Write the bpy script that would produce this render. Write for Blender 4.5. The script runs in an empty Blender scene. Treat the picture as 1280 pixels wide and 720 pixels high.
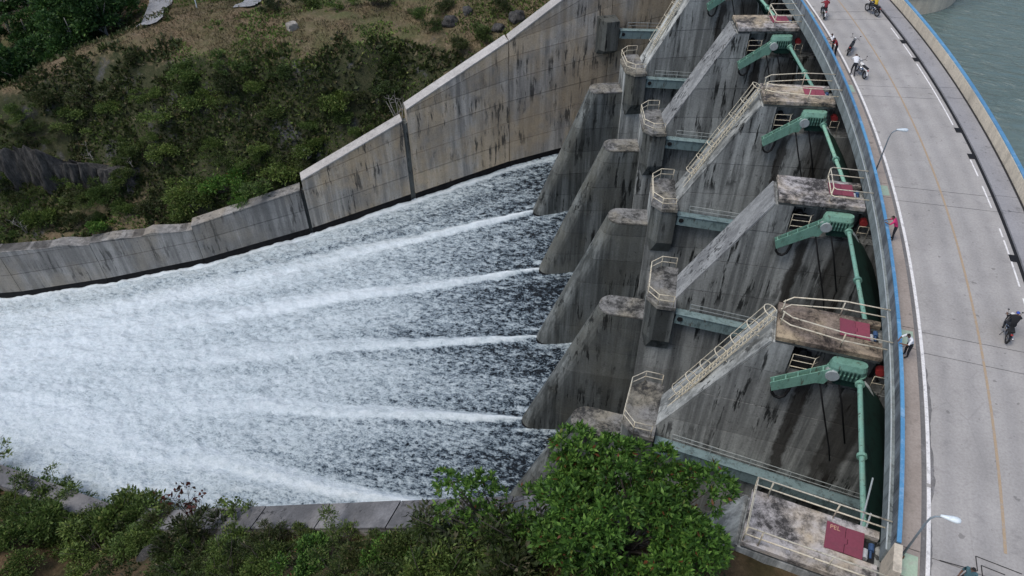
import bpy, bmesh, math, random
import numpy as np
from mathutils import Vector, Matrix, noise as mnoise
random.seed(7); rng = np.random.default_rng(7)
S = bpy.context.scene
COL = S.collection
# ------------------------------------------------------------------ camera
cam_d = bpy.data.cameras.new('camera'); cam = bpy.data.objects.new('camera', cam_d); COL.objects.link(cam)
PITCH, ROLL, YAW, H = 0.7621, -0.0062, -0.3821, 27.6
fw = Vector((math.sin(YAW)*math.cos(PITCH), math.cos(YAW)*math.cos(PITCH), -math.sin(PITCH)))
rt = Vector((math.cos(YAW), -math.sin(YAW), 0)); up = rt.cross(fw)
r2 = rt*math.cos(ROLL) + up*math.sin(ROLL); u2 = up*math.cos(ROLL) - rt*math.sin(ROLL)
cam.matrix_world = Matrix(((r2.x, u2.x, -fw.x, 0), (r2.y, u2.y, -fw.y, 0), (r2.z, u2.z, -fw.z, H), (0, 0, 0, 1)))
cam_d.sensor_width = 36; cam_d.lens = 948.52/1280*36; cam_d.clip_end = 3000
S.camera = cam
# ------------------------------------------------------------------ world, sun, exposure
SUN_EL, SUN_AZ = math.radians(64), math.radians(222)      # azimuth clockwise from +Y
w = bpy.data.worlds.new('World'); S.world = w; w.use_nodes = True
wn = w.node_tree.nodes; wl = w.node_tree.links
sky = wn.new('ShaderNodeTexSky'); sky.sky_type = 'NISHITA'; sky.sun_disc = False
sky.sun_elevation = SUN_EL; sky.sun_rotation = SUN_AZ; sky.air_density = 1.0; sky.dust_density = 2.4; sky.ozone_density = 1.0
wl.new(sky.outputs[0], wn['Background'].inputs[0]); wn['Background'].inputs[1].default_value = 0.125
sd = bpy.data.lights.new('sun', 'SUN'); sd.energy = 1.35; sd.angle = math.radians(30); sd.color = (1, .97, .93)
so = bpy.data.objects.new('sun', sd); COL.objects.link(so)
sv = Vector((math.sin(SUN_AZ)*math.cos(SUN_EL), math.cos(SUN_AZ)*math.cos(SUN_EL), math.sin(SUN_EL)))
so.rotation_euler = sv.to_track_quat('Z', 'Y').to_euler(); so.location = sv*100
S.view_settings.view_transform = 'Standard'; S.view_settings.look = 'None'
S.view_settings.exposure = 0.28; S.view_settings.gamma = 1; S.view_settings.use_curve_mapping = False
# ------------------------------------------------------------------ dam geometry: an arc round (CX, CY)
CX, CY, TH1, DK = -115.425, 21.187, -0.0233, 0.1001
def th(k): return TH1 + DK*(k-1)
def P(r, k, z=0.): return Vector((CX + r*math.cos(th(k)), CY + r*math.sin(th(k)), z))
def PO(r, k, off, z):
    a = th(k); return Vector((CX + r*math.cos(a) - off*math.sin(a), CY + r*math.sin(a) + off*math.cos(a), z))
def rk(x, y):
    return math.hypot(x-CX, y-CY), (math.atan2(y-CY, x-CX)-TH1)/DK + 1
WZ0, WS = -29.0, 0.18
def water_z(r): return WZ0 + WS*(r-102)
# ------------------------------------------------------------------ numpy noise
def _h(ix, iy, s):
    n = np.sin(ix*127.1 + iy*311.7 + s*74.7)*43758.5453
    return n - np.floor(n)
def vn(x, y, s=0):
    ix, iy = np.floor(x), np.floor(y); fx, fy = x-ix, y-iy
    fx = fx*fx*(3-2*fx); fy = fy*fy*(3-2*fy)
    a = _h(ix, iy, s); b = _h(ix+1, iy, s); c = _h(ix, iy+1, s); d = _h(ix+1, iy+1, s)
    return (a*(1-fx)+b*fx)*(1-fy) + (c*(1-fx)+d*fx)*fy
def fbm(x, y, o=4, s=0):
    v = 0; a = .5
    for i in range(o): v = v + a*vn(x*2**i, y*2**i, s+i*3.1); a *= .5
    return v
# ------------------------------------------------------------------ materials
MAT = {}
class N:
    def __init__(s, name):
        s.m = bpy.data.materials.new(name); s.m.use_nodes = True; MAT[name] = s.m
        s.t = s.m.node_tree; s.b = s.t.nodes['Principled BSDF']
    def n(s, ty, **k):
        x = s.t.nodes.new('ShaderNode'+ty)
        for a, v in k.items(): setattr(x, a, v)
        return x
    def set(s, sock, v):
        if hasattr(v, 'is_linked') or isinstance(v, bpy.types.NodeSocket): s.t.links.new(v, sock)
        elif isinstance(v, (tuple, list)) and len(v) == 3 and sock.type == 'RGBA': sock.default_value = (*v, 1)
        else: sock.default_value = v
    def pos(s, scale=(1, 1, 1), obj=False, uv=False):
        if uv: src = s.n('TexCoord').outputs['UV']
        elif obj: src = s.n('TexCoord').outputs['Object']
        else: src = s.n('NewGeometry').outputs['Position']
        mp = s.n('Mapping'); s.t.links.new(src, mp.inputs[0]); mp.inputs['Scale'].default_value = scale
        return mp.outputs[0]
    def noise(s, vec, scale=1., detail=5., rough=.6, dist=0.):
        x = s.n('TexNoise'); s.t.links.new(vec, x.inputs['Vector'])
        x.inputs['Scale'].default_value = scale; x.inputs['Detail'].default_value = detail
        x.inputs['Roughness'].default_value = rough; x.inputs['Distortion'].default_value = dist
        return x.outputs[0]
    def ramp(s, fac, a, b, ca=(0, 0, 0), cb=(1, 1, 1)):
        x = s.n('ValToRGB'); s.set(x.inputs[0], fac)
        e = x.color_ramp.elements; e[0].position = a; e[1].position = b; e[0].color = (*ca, 1); e[1].color = (*cb, 1)
        return x.outputs[0]
    def mix(s, fac, a, b, mode='MIX'):
        x = s.n('MixRGB', blend_type=mode); s.set(x.inputs[0], fac); s.set(x.inputs[1], a); s.set(x.inputs[2], b); return x.outputs[0]
    def math(s, op, a, b=0.):
        x = s.n('Math', operation=op); s.set(x.inputs[0], a); s.set(x.inputs[1], b); return x.outputs[0]
    def bump(s, h, st=.3, d=.05):
        x = s.n('Bump'); x.inputs['Strength'].default_value = st; x.inputs['Distance'].default_value = d
        s.t.links.new(h, x.inputs['Height']); s.t.links.new(x.outputs[0], s.b.inputs['Normal'])
    def out(s, col, rough=.8, metal=0., spec=None):
        s.set(s.b.inputs['Base Color'], col); s.set(s.b.inputs['Roughness'], rough); s.b.inputs['Metallic'].default_value = metal
        if spec is not None: s.b.inputs['Specular IOR Level'].default_value = spec
        return s.m
def concrete(name, base, dark, streak=.7, drip=.6, blotch=.5, warm=None, vary=.2, dscale=1.3, rough=.88, band=False):
    q = N(name)
    st = q.noise(q.pos((1.1, 1.1, .05)), 1.2, 7, .65)
    bl = q.noise(q.pos(), .22, 5, .6)
    gr = q.noise(q.pos(), 7, 5, .7)
    c = q.mix(q.ramp(st, .42, .60), dark, base)
    c = q.mix(1-streak, c, base)
    if warm:
        c = q.mix(q.math('MULTIPLY', q.ramp(q.noise(q.pos((.4, .4, .25)), .45, 4, .6), .44, .58), .65), c, warm)
    c = q.mix(q.math('MULTIPLY', q.ramp(bl, .42, .62), blotch), c, tuple(x*.45 for x in base))
    dr = q.ramp(q.noise(q.pos((dscale, dscale, .16)), 1.6, 7, .66), .54, .585)
    dm = q.ramp(q.noise(q.pos((.16, .16, .22)), 1.3, 3, .55), .42, .58)
    c = q.mix(q.math('MULTIPLY', q.math('MULTIPLY', dr, dm), drip), c, tuple(x*.22 for x in dark))
    # pale lime runs
    lr = q.ramp(q.noise(q.pos((2.1, 2.1, .1)), 1.7, 5, .6), .6, .7)
    c = q.mix(q.math('MULTIPLY', lr, .16), c, tuple(min(1, x*1.5) for x in base))
    # small tie holes and pits
    pit = q.ramp(q.noise(q.pos(), 2.6, 3, .7), .66, .71)
    c = q.mix(q.math('MULTIPLY', pit, .6), c, tuple(x*.25 for x in dark))
    if band:   # wet, rusty run-off under the hoist chains; wider band paints shade into the bay
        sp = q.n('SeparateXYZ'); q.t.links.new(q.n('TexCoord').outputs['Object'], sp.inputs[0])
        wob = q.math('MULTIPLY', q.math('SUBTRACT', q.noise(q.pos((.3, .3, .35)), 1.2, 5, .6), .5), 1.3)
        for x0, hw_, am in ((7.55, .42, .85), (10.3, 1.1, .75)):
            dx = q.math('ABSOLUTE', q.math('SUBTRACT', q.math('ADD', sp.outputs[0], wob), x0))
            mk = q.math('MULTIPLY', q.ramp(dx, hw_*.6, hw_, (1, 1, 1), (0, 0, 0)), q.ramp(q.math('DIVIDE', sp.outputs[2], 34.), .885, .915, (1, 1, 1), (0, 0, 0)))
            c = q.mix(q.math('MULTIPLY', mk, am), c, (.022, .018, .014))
    c = q.mix(.6, c, q.ramp(gr, .25, .8, (.55, .55, .55), (1.4, 1.4, 1.4)), 'MULTIPLY')
    oi = q.n('ObjectInfo').outputs['Random']
    c = q.mix(1., c, q.ramp(oi, 0, 1, (1-vary,)*3, (1+vary*.6,)*3), 'MULTIPLY')
    q.bump(gr, .35, .04)
    return q.out(c, rough, 0, .25)
def mottled(name, pale, dark, warm):
    q = N(name)
    big = q.noise(q.pos(), .55, 7, .68, .4); fine = q.noise(q.pos(), 3.2, 8, .78, .3); gr = q.noise(q.pos(), 14, 4, .7)
    c = q.mix(q.ramp(q.noise(q.pos(), .4, 4, .6), .45, .62), pale, warm)
    mk = q.math('ADD', q.math('MULTIPLY', big, .62), q.math('MULTIPLY', fine, .5))
    c = q.mix(q.ramp(mk, .50, .64), c, dark)
    c = q.mix(.7, c, q.ramp(gr, .25, .8, (.6,)*3, (1.3,)*3), 'MULTIPLY')
    q.bump(fine, .3, .03); return q.out(c, .9, 0, .2)
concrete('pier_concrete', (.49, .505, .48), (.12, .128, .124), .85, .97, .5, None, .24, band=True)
concrete('tail_concrete', (.205, .222, .215), (.04, .045, .043), .9, .9, .5, (.15, .15, .125), .22)
concrete('slope_concrete', (.36, .37, .365), (.13, .135, .14), .7, .95, .4, None, .1, 2.6)
mottled('cap_concrete', (.25, .247, .235), (.042, .042, .04), (.27, .25, .20))
mottled('deck_top', (.50, .47, .45), (.055, .052, .05), (.46, .38, .27))
mottled('deck_rusty', (.27, .215, .17), (.045, .036, .03), (.45, .36, .24))
concrete('wall_concrete', (.52, .485, .43), (.20, .192, .178), .8, .85, .4, (.60, .455, .28), .16)
concrete('wall_coping', (.50, .48, .45), (.28, .27, .26), .3, .3, .3, None, .08, 2.0)
concrete('lower_wall_concrete', (.36, .35, .33), (.13, .13, .125), .7, .7, .5, (.32, .28, .22), .1)
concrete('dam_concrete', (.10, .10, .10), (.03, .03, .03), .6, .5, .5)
concrete('parapet_outer', (.24, .27, .29), (.09, .10, .11), .8, .7, .4, None, .1, 1.2)
concrete('fascia_concrete', (.30, .345, .345), (.15, .17, .17), .6, .6, .4, None, .08, 1.5)
concrete('parapet_inner', (.70, .62, .49), (.50, .44, .35), .5, .25, .25, None, .05, 1.0)
concrete('splashed_concrete', (.20, .20, .205), (.05, .052, .056), .5, .8, .7, (.24, .23, .22), .12, 1.6)
def wet():
    q = N('wet_concrete'); n = q.noise(q.pos((1, 1, .3)), 1.5, 5, .6)
    return q.out(q.ramp(n, .3, .75, (.004, .004, .005), (.014, .014, .015)), .6, 0, .12)
wet()
def road_mat(name, a, b, fine=.14, stain=(.2, .19, .185), sm=.5, tracks=False):
    q = N(name)
    bl = q.noise(q.pos((1, 1, 1)), .35, 6, .6); f = q.noise(q.pos(), 9, 5, .75); f2 = q.noise(q.pos(), 40, 2, .6)
    c = q.mix(q.ramp(bl, .35, .68), a, b)
    c = q.mix(q.math('MULTIPLY', q.ramp(q.noise(q.pos((1.5, 1.5, 1)), .8, 6, .7), .56, .72), sm), c, stain)
    c = q.mix(1., c, q.ramp(f, .25, .8, (1-fine*2,)*3, (1+fine,)*3), 'MULTIPLY')
    if tracks:   # tyre wear follows the lanes of the curved road
        vs = q.n('VectorMath', operation='DISTANCE'); q.t.links.new(q.n('NewGeometry').outputs['Position'], vs.inputs[0]); vs.inputs[1].default_value = (CX, CY, 0)
        for rr in (125.85, 127.05, 128.55, 129.75):
            dd = q.math('ABSOLUTE', q.math('SUBTRACT', q.math('ADD', vs.outputs['Value'], q.math('MULTIPLY', q.math('SUBTRACT', bl, .5), .8)), rr))
            c = q.mix(q.math('MULTIPLY', q.ramp(dd, .08, .42, (1, 1, 1), (0, 0, 0)), .22), c, (.20, .195, .195))
        ck = q.n('TexVoronoi', feature='DISTANCE_TO_EDGE'); q.t.links.new(q.pos((.35, .35, 1)), ck.inputs['Vector']); ck.inputs['Scale'].default_value = .9
        cm_ = q.math('MULTIPLY', q.ramp(ck.outputs['Distance'], .0, .012, (1, 1, 1), (0, 0, 0)), q.ramp(q.noise(q.pos(), .12, 3), .52, .6))
        c = q.mix(q.math('MULTIPLY', cm_, .16), c, (.12, .115, .11))
    spots = q.ramp(q.noise(q.pos(), 1.9, 2, .5), .70, .73)
    c = q.mix(q.math('MULTIPLY', spots, .55), c, tuple(x*.35 for x in a))
    q.bump(f2, .3, .01)
    return q.out(c, .85, 0, .3)
road_mat('road_concrete', (.37, .352, .328), (.455, .433, .405), tracks=True)
road_mat('pavement_brown', (.40, .345, .30), (.33, .28, .24), .14, (.23, .2, .17), .7)
road_mat('pavement_grey', (.30, .295, .30), (.36, .355, .36), .14, (.16, .16, .16), .7)
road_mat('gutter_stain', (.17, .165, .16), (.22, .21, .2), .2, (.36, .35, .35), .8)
def paint(name, col, wear=.35, under=(.3, .29, .29), rough=.6, sc=2.2, metal=0, streaky=False):
    q = N(name)
    n = q.noise(q.pos((1.4, 1.4, .55)), sc, 6, .75)
    c = q.mix(q.math('MULTIPLY', q.ramp(n, .50, .64), wear), col, under)
    if streaky: c = q.mix(q.math('MULTIPLY', q.ramp(q.noise(q.pos((3, 3, .7)), 1.6, 5, .7), .58, .66), .75), c, (.075, .05, .032))
    f = q.noise(q.pos(), 12, 3, .6)
    c = q.mix(1., c, q.ramp(f, .2, .8, (.82,)*3, (1.1,)*3), 'MULTIPLY')
    c = q.mix(1., c, q.ramp(q.n('ObjectInfo').outputs['Random'], 0, 1, (.8, .82, .84), (1.12, 1.1, 1.06)), 'MULTIPLY')
    return q.out(c, rough, metal, .4)
paint('white_line', (.80, .79, .78), .75, (.42, .41, .41), .7, 2.8)
paint('orange_line', (.52, .38, .24), .55, (.43, .41, .41), .7, 3)
paint('blue_paint', (.10, .28, .48), .5, (.3, .45, .62), .45, 1.4)
paint('green_paint', (.19, .37, .295), .6, (.09, .2, .155), .5, 1.8, streaky=True)
paint('shaft_paint', (.24, .47, .37), .4, (.33, .42, .3), .45, 1.2, streaky=True)
paint('dark_green', (.013, .05, .038), .85, (.008, .018, .015), .7, 1.3)
paint('gate_steel', (.24, .335, .345), .85, (.09, .13, .135), .6, 1.3, streaky=True)
paint('cream_paint', (.70, .64, .50), .4, (.36, .24, .14), .5, 3, streaky=True)
paint('grey_pipe', (.42, .47, .48), .4, (.25, .2, .17), .5, 3)
paint('magenta_paint', (.25, .055, .085), .5, (.2, .06, .08), .7, 2.5)
paint('red_paint', (.45, .05, .05), .4, (.2, .04, .04), .6)
paint('rust', (.17, .075, .035), .6, (.1, .05, .03), .85)
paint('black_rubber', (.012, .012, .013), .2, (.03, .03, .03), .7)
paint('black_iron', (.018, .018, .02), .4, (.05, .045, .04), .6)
paint('lamp_white', (.72, .80, .84), .15, (.5, .55, .56), .35)
paint('lamp_pole', (.22, .27, .31), .6, (.3, .2, .14), .5, 4)
paint('pale_yellow', (.62, .55, .32), .3, (.4, .35, .22), .6)
paint('pale_green_plate', (.36, .47, .36), .5, (.36, .33, .3), .7)
paint('chrome', (.55, .55, .57), .2, (.3, .3, .3), .25, 3, 1.)
paint('black_gloss', (.012, .012, .014), .1, (.03, .03, .03), .25)
paint('white_gloss', (.7, .7, .7), .1, (.5, .5, .5), .3)
paint('red_gloss', (.45, .04, .04), .1, (.3, .03, .03), .3)
paint('letter_yellow', (.55, .33, .22), .3, (.4, .2, .2), .7)
paint('motor_white', (.6, .62, .64), .4, (.3, .28, .26), .5)
paint('motor_blue', (.06, .12, .25), .4, (.05, .06, .09), .5)
for nm, c in dict(skin=(.16, .085, .055), hair=(.012, .01, .009), shirt_white=(.75, .76, .78), shirt_red=(.5, .03, .06), shirt_magenta=(.55, .03, .14),
                  shirt_yellow=(.7, .47, .04), shirt_black=(.012, .012, .014), shirt_maroon=(.22, .02, .03), trousers_dark=(.018, .02, .026), trousers_blue=(.03, .045, .09),
                  shoe=(.03, .03, .03), cap_blue=(.03, .08, .4), shirt_teal=(.06, .13, .15)).items():
    q = N(nm); n = q.noise(q.pos(obj=True), 14, 3); q.out(q.mix(.5, c, q.ramp(n, .3, .7, tuple(x*.7 for x in c), tuple(min(1, x*1.2) for x in c))), .85)
def foliage(name, cols, trans=.25, rough=.6):
    q = N(name)
    isl = q.n('NewGeometry').outputs['Random Per Island']
    x = q.n('ValToRGB'); q.set(x.inputs[0], isl); e = x.color_ramp.elements
    while len(e) < len(cols): e.new(.5)
    for i, (p_, c) in enumerate(cols): e[i].position = p_; e[i].color = (*c, 1)
    c = q.mix(1., x.outputs[0], q.ramp(q.noise(q.pos(), .35, 3), .3, .7, (.7, .72, .7), (1.25, 1.2, 1.1)), 'MULTIPLY')
    oi = q.n('ObjectInfo').outputs['Random']
    c = q.mix(1., c, q.ramp(oi, 0, 1, (.72, .76, .74), (1.25, 1.15, 1.05)), 'MULTIPLY')
    q.out(c, rough, 0, .3)
    tr = q.n('BsdfTranslucent'); q.set(tr.inputs[0], c); mx = q.n('MixShader'); mx.inputs[0].default_value = trans
    q.t.links.new(q.b.outputs[0], mx.inputs[1]); q.t.links.new(tr.outputs[0], mx.inputs[2])
    q.t.links.new(mx.outputs[0], q.t.nodes['Material Output'].inputs[0])
foliage('leaf_bright', [(0, (.025, .07, .016)), (.4, (.06, .145, .028)), (.8, (.11, .235, .045)), (.975, (.19, .34, .08)), (.988, (.16, .06, .03))])
foliage('leaf_dark', [(0, (.035, .062, .02)), (.5, (.068, .11, .032)), (.9, (.105, .155, .045)), (1, (.17, .18, .08))])
foliage('leaf_mid', [(0, (.05, .092, .022)), (.5, (.10, .165, .042)), (.9, (.15, .225, .06)), (1, (.23, .25, .10))])
foliage('leaf_forest', [(0, (.018, .052, .016)), (.5, (.035, .09, .026)), (.9, (.06, .135, .035)), (1, (.10, .18, .05))])
foliage('leaf_red', [(0, (.05, .012, .010)), (.6, (.075, .016, .012)), (1, (.03, .02, .01))])
foliage('dry_grass', [(0, (.12, .095, .058)), (.5, (.19, .155, .095)), (.85, (.25, .21, .13)), (1, (.12, .14, .05))], .15)
foliage('scrub_leaf', [(0, (.028, .044, .016)), (.45, (.048, .068, .024)), (.80, (.066, .098, .032)), (.93, (.11, .10, .055)), (1, (.17, .155, .11))])
def bark(name, a, b):
    q = N(name); n = q.noise(q.pos((1, 1, .25)), 9, 5); q.bump(n, .5, .03); q.out(q.ramp(n, .3, .7, a, b), .9)
bark('bark', (.035, .028, .02), (.09, .075, .06)); bark('pale_bark', (.24, .22, .2), (.42, .4, .37)); bark('dark_twig', (.03, .025, .02), (.07, .06, .05))
def terrain_mat():
    q = N('hill_ground')
    g = q.n('NewGeometry'); sx = q.n('SeparateXYZ'); q.t.links.new(g.outputs['Normal'], sx.inputs[0])
    n1 = q.noise(q.pos(), .16, 6, .65); n2 = q.noise(q.pos(), .9, 6, .7); n3 = q.noise(q.pos(), 4., 4, .7)
    grass = q.mix(q.ramp(n1, .4, .62), (.155, .115, .072), (.115, .105, .055))
    grass = q.mix(q.ramp(n2, .5, .7), grass, (.20, .16, .105))
    grass = q.mix(q.math('MULTIPLY', q.ramp(q.noise(q.pos(), .11, 5, .6), .50, .62), .75), grass, (.085, .098, .04))
    soil = q.mix(q.ramp(n2, .35, .65), (.034, .042, .02), (.066, .066, .036))
    soil = q.mix(q.ramp(q.noise(q.pos((1, 1, .35)), .3, 5, .65), .55, .66), soil, (.085, .085, .085))
    fl = q.math('ADD', sx.outputs[2], q.math('MULTIPLY', q.math('SUBTRACT', n2, .5), .35))
    c = q.mix(q.ramp(fl, .80, .90), soil, grass)
    c = q.mix(1., c, q.ramp(n3, .25, .75, (.6,)*3, (1.35,)*3), 'MULTIPLY')
    q.bump(n3, .7, .2)
    q.out(c, .95, 0, .1)
terrain_mat()
def bank_mat():
    q = N('bank_soil'); n1 = q.noise(q.pos(), .3, 6, .65); n3 = q.noise(q.pos(), 3, 5, .7)
    c = q.mix(q.ramp(n1, .42, .6), (.125, .085, .05), (.06, .05, .026))
    c = q.mix(1., c, q.ramp(n3, .25, .75, (.55,)*3, (1.35,)*3), 'MULTIPLY'); q.bump(n3, .7, .15); q.out(c, .95, 0, .1)
bank_mat()
def rock_mat(name, a, b, sc=.7):
    q = N(name); n = q.noise(q.pos((1, 1, .18)), sc, 8, .75); n3 = q.noise(q.pos(), 3, 5, .7)
    c = q.mix(1., q.ramp(n, .35, .7, a, b), q.ramp(n3, .25, .75, (.6,)*3, (1.3,)*3), 'MULTIPLY'); q.bump(n, .8, .3); q.out(c, .9, 0, .2)
rock_mat('dark_rock', (.026, .026, .025), (.125, .12, .112), 2.2); rock_mat('pale_rock', (.22, .2, .17), (.46, .43, .38)); rock_mat('gravel', (.24, .245, .25), (.34, .345, .35))
rock_mat('shore_rock', (.40, .34, .25), (.66, .58, .45))
def chute_mat():
    q = N('white_water')
    at = q.n('Attribute', attribute_name='foam').outputs['Fac']
    n1 = q.noise(q.pos((.62, 1.2, .2)), 2.3, 5, .68, .25)
    n2 = q.noise(q.pos((.10, .8, 1), uv=True), .6, 5, .6, .3)
    n3 = q.noise(q.pos((.8, 1.15, .2)), 6.0, 4, .72, .2)
    m = q.math('ADD', q.math('MULTIPLY', q.math('SUBTRACT', n1, .5), 1.0), q.math('MULTIPLY', q.math('SUBTRACT', n3, .5), .75))
    m = q.math('ADD', m, q.math('MULTIPLY', q.math('SUBTRACT', n2, .5), .30))
    m = q.math('MULTIPLY', m, q.math('SUBTRACT', 1.45, q.math('MULTIPLY', at, 1.0)))
    m = q.math('ADD', q.math('ADD', m, .5), q.math('MULTIPLY', q.math('SUBTRACT', at, .5), .55))
    f = q.ramp(m, .40, .60)
    x = q.n('ValToRGB'); q.set(x.inputs[0], m); e = x.color_ramp.elements
    for i in range(3): e.new(.5)
    for i, (p_, c) in enumerate([(.37, (.008, .012, .017)), (.45, (.045, .07, .095)), (.53, (.24, .30, .34)), (.64, (.49, .57, .605)), (.82, (.69, .76, .795))]):
        e[i].position = p_; e[i].color = (*c, 1)
    q.bump(m, .9, .35)
    q.out(x.outputs[0], q.ramp(f, 0, 1, (.22,)*3, (.8,)*3), 0, .35)
chute_mat()
def lake_mat():
    q = N('lake_water'); wv = q.noise(q.pos((.5, 1.3, 1)), .8, 5, .6, .5); n2 = q.noise(q.pos(), .05, 3)
    q.bump(wv, .9, .8)
    q.out(q.ramp(n2, .3, .7, (.10, .15, .14), (.135, .19, .175)), .12, 0, .6)
lake_mat()
# ------------------------------------------------------------------ mesh helpers
def mesh_np(name, V, F, mat=None, smooth=False):
    """V (n,3); F (m,4) or (m,3) arrays"""
    V = np.asarray(V, np.float32); F = np.asarray(F, np.int32); me = bpy.data.meshes.new(name)
    me.vertices.add(len(V)); me.vertices.foreach_set('co', V.ravel())
    k = F.shape[1]; me.loops.add(F.size); me.loops.foreach_set('vertex_index', F.ravel())
    me.polygons.add(len(F)); me.polygons.foreach_set('loop_start', np.arange(0, F.size, k, dtype=np.int32))
    me.update(calc_edges=True); me.validate()
    if smooth: me.polygons.foreach_set('use_smooth', np.ones(len(me.polygons), bool))
    if mat: me.materials.append(MAT[mat])
    return me
class MB:
    def __init__(s): s.v = []; s.f = []
    def face(s, pts):
        i = len(s.v); s.v += [tuple(p) for p in pts]; s.f.append(list(range(i, i+len(pts))))
    def prism(s, bot, top):
        n = len(bot); i = len(s.v); s.v += [tuple(p) for p in bot] + [tuple(p) for p in top]
        s.f.append(list(range(i+n-1, i-1, -1))); s.f.append(list(range(i+n, i+2*n)))
        for j in range(n): k = (j+1) % n; s.f.append([i+j, i+k, i+n+k, i+n+j])
    def box(s, a, b):
        (x0, y0, z0), (x1, y1, z1) = a, b
        q = [(x0, y0), (x1, y0), (x1, y1), (x0, y1)]
        s.prism([(x, y, z0) for x, y in q], [(x, y, z1) for x, y in q])
    def rz(s, poly, o0, o1):     # polygon in (x, z), extruded along y
        s.prism([(x, o0, z) for x, z in poly], [(x, o1, z) for x, z in poly])
    def bar(s, a, b, wd, ht, upv=(0, 0, 1)):
        a, b = Vector(a), Vector(b); d = (b-a).normalized(); x = d.cross(Vector(upv))
        if x.length < 1e-4: x = d.cross(Vector((1, 0, 0)))
        x.normalize(); y = x.cross(d)
        q = [x*wd/2+y*ht/2, -x*wd/2+y*ht/2, -x*wd/2-y*ht/2, x*wd/2-y*ht/2]
        s.prism([a+o for o in q], [b+o for o in q])
    def tube(s, pts, r, n=8, cap=True):
        pts = [Vector(p) for p in pts]; rr = r if isinstance(r, (list, tuple)) else [r]*len(pts); i0 = len(s.v); ref = None
        for j, p in enumerate(pts):
            d = (pts[min(j+1, len(pts)-1)] - pts[max(j-1, 0)]).normalized()
            if ref is None: ref = d.orthogonal().normalized()
            else:
                ref = ref - d*ref.dot(d); ref = ref.normalized() if ref.length > 1e-5 else d.orthogonal().normalized()
            y = d.cross(ref)
            for a in range(n): t = 2*math.pi*a/n; s.v.append(tuple(p + (ref*math.cos(t) + y*math.sin(t))*rr[j]))
        for j in range(len(pts)-1):
            for a in range(n): b = (a+1) % n; s.f.append([i0+j*n+a, i0+j*n+b, i0+(j+1)*n+b, i0+(j+1)*n+a])
        if cap:
            s.f.append([i0+a for a in range(n-1, -1, -1)]); e = i0+(len(pts)-1)*n; s.f.append([e+a for a in range(n)])
    def ball(s, c, rad, nu=10, nv=6):
        rad = rad if isinstance(rad, (list, tuple)) else (rad,)*3; i0 = len(s.v)
        for j in range(nv+1):
            ph = math.pi*j/nv
            for a in range(nu): t = 2*math.pi*a/nu; s.v.append((c[0]+rad[0]*math.sin(ph)*math.cos(t), c[1]+rad[1]*math.sin(ph)*math.sin(t), c[2]+rad[2]*math.cos(ph)))
        for j in range(nv):
            for a in range(nu): b = (a+1) % nu; s.f.append([i0+j*nu+a, i0+(j+1)*nu+a, i0+(j+1)*nu+b, i0+j*nu+b])
    def mesh(s, name, mat, smooth=False, bevel=0):
        me = bpy.data.meshes.new(name); me.from_pydata(s.v, [], s.f); bm = bmesh.new(); bm.from_mesh(me)
        bmesh.ops.remove_doubles(bm, verts=bm.verts, dist=1e-5)
        bmesh.ops.recalc_face_normals(bm, faces=bm.faces)
        if bevel: bmesh.ops.bevel(bm, geom=[e for e in bm.edges if len(e.link_faces) == 2 and e.calc_face_angle(0) > .5], offset=bevel, segments=1, affect='EDGES', clamp_overlap=True)
        bm.to_mesh(me); bm.free()
        if smooth: me.polygons.foreach_set('use_smooth', np.ones(len(me.polygons), bool))
        me.materials.append(MAT[mat]); return me
def ob(name, me, parent=None, loc=None):
    o = bpy.data.objects.new(name, me); COL.objects.link(o)
    if parent: o.parent = parent
    if loc is not None: o.location = loc
    return o
def part(name, mb, mat, parent=None, smooth=False, bevel=0, label=None):
    o = ob(name, mb.mesh(name, mat, smooth, bevel), parent)
    if label: o['label'] = label
    return o
def tag(o, label, cat, group=None):
    o['label'] = label; o['category'] = cat
    if group: o['group'] = group
    return o
def struct(o): o['kind'] = 'structure'; return o
def empty(name, loc=(0, 0, 0), rz=0.):
    o = bpy.data.objects.new(name, None); COL.objects.link(o); o.location = loc; o.rotation_euler = (0, 0, rz); o.empty_display_size = .5; return o
def kids(o): return [c for c in bpy.data.objects if c.parent == o]
def copy_tree(o, parent=None):
    c = o.copy(); COL.objects.link(c)
    if parent: c.parent = parent
    for ch in list(kids(o)): copy_tree(ch, c)
    return c
def arc(mb, r0, r1, z0, z1, k0, k1, step=.08, z1b=None):
    """box section swept along the arc; z1b = top height at r1"""
    z1b = z1 if z1b is None else z1b
    n = max(1, int(round((k1-k0)/step))); i0 = len(mb.v)
    for i in range(n+1):
        k = k0+(k1-k0)*i/n; mb.v += [tuple(P(r0, k, z0)), tuple(P(r1, k, z0)), tuple(P(r1, k, z1b)), tuple(P(r0, k, z1))]
    for i in range(n):
        a = i0+4*i; b = a+4
        for j in range(4): m = (j+1) % 4; mb.f.append([a+j, a+m, b+m, b+j])
    mb.f.append([i0, i0+1, i0+2, i0+3]); e = i0+4*n; mb.f.append([e+3, e+2, e+1, e])
def clip(poly, z, keep_above):
    out = []
    for i in range(len(poly)):
        a, b = poly[i], poly[(i+1) % len(poly)]
        ia = (a[1] >= z) == keep_above or a[1] == z; ib = (b[1] >= z) == keep_above or b[1] == z
        if ia: out.append(a)
        if ia != ib: t = (z-a[1])/(b[1]-a[1]); out.append((a[0]+t*(b[0]-a[0]), z))
    return out
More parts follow.
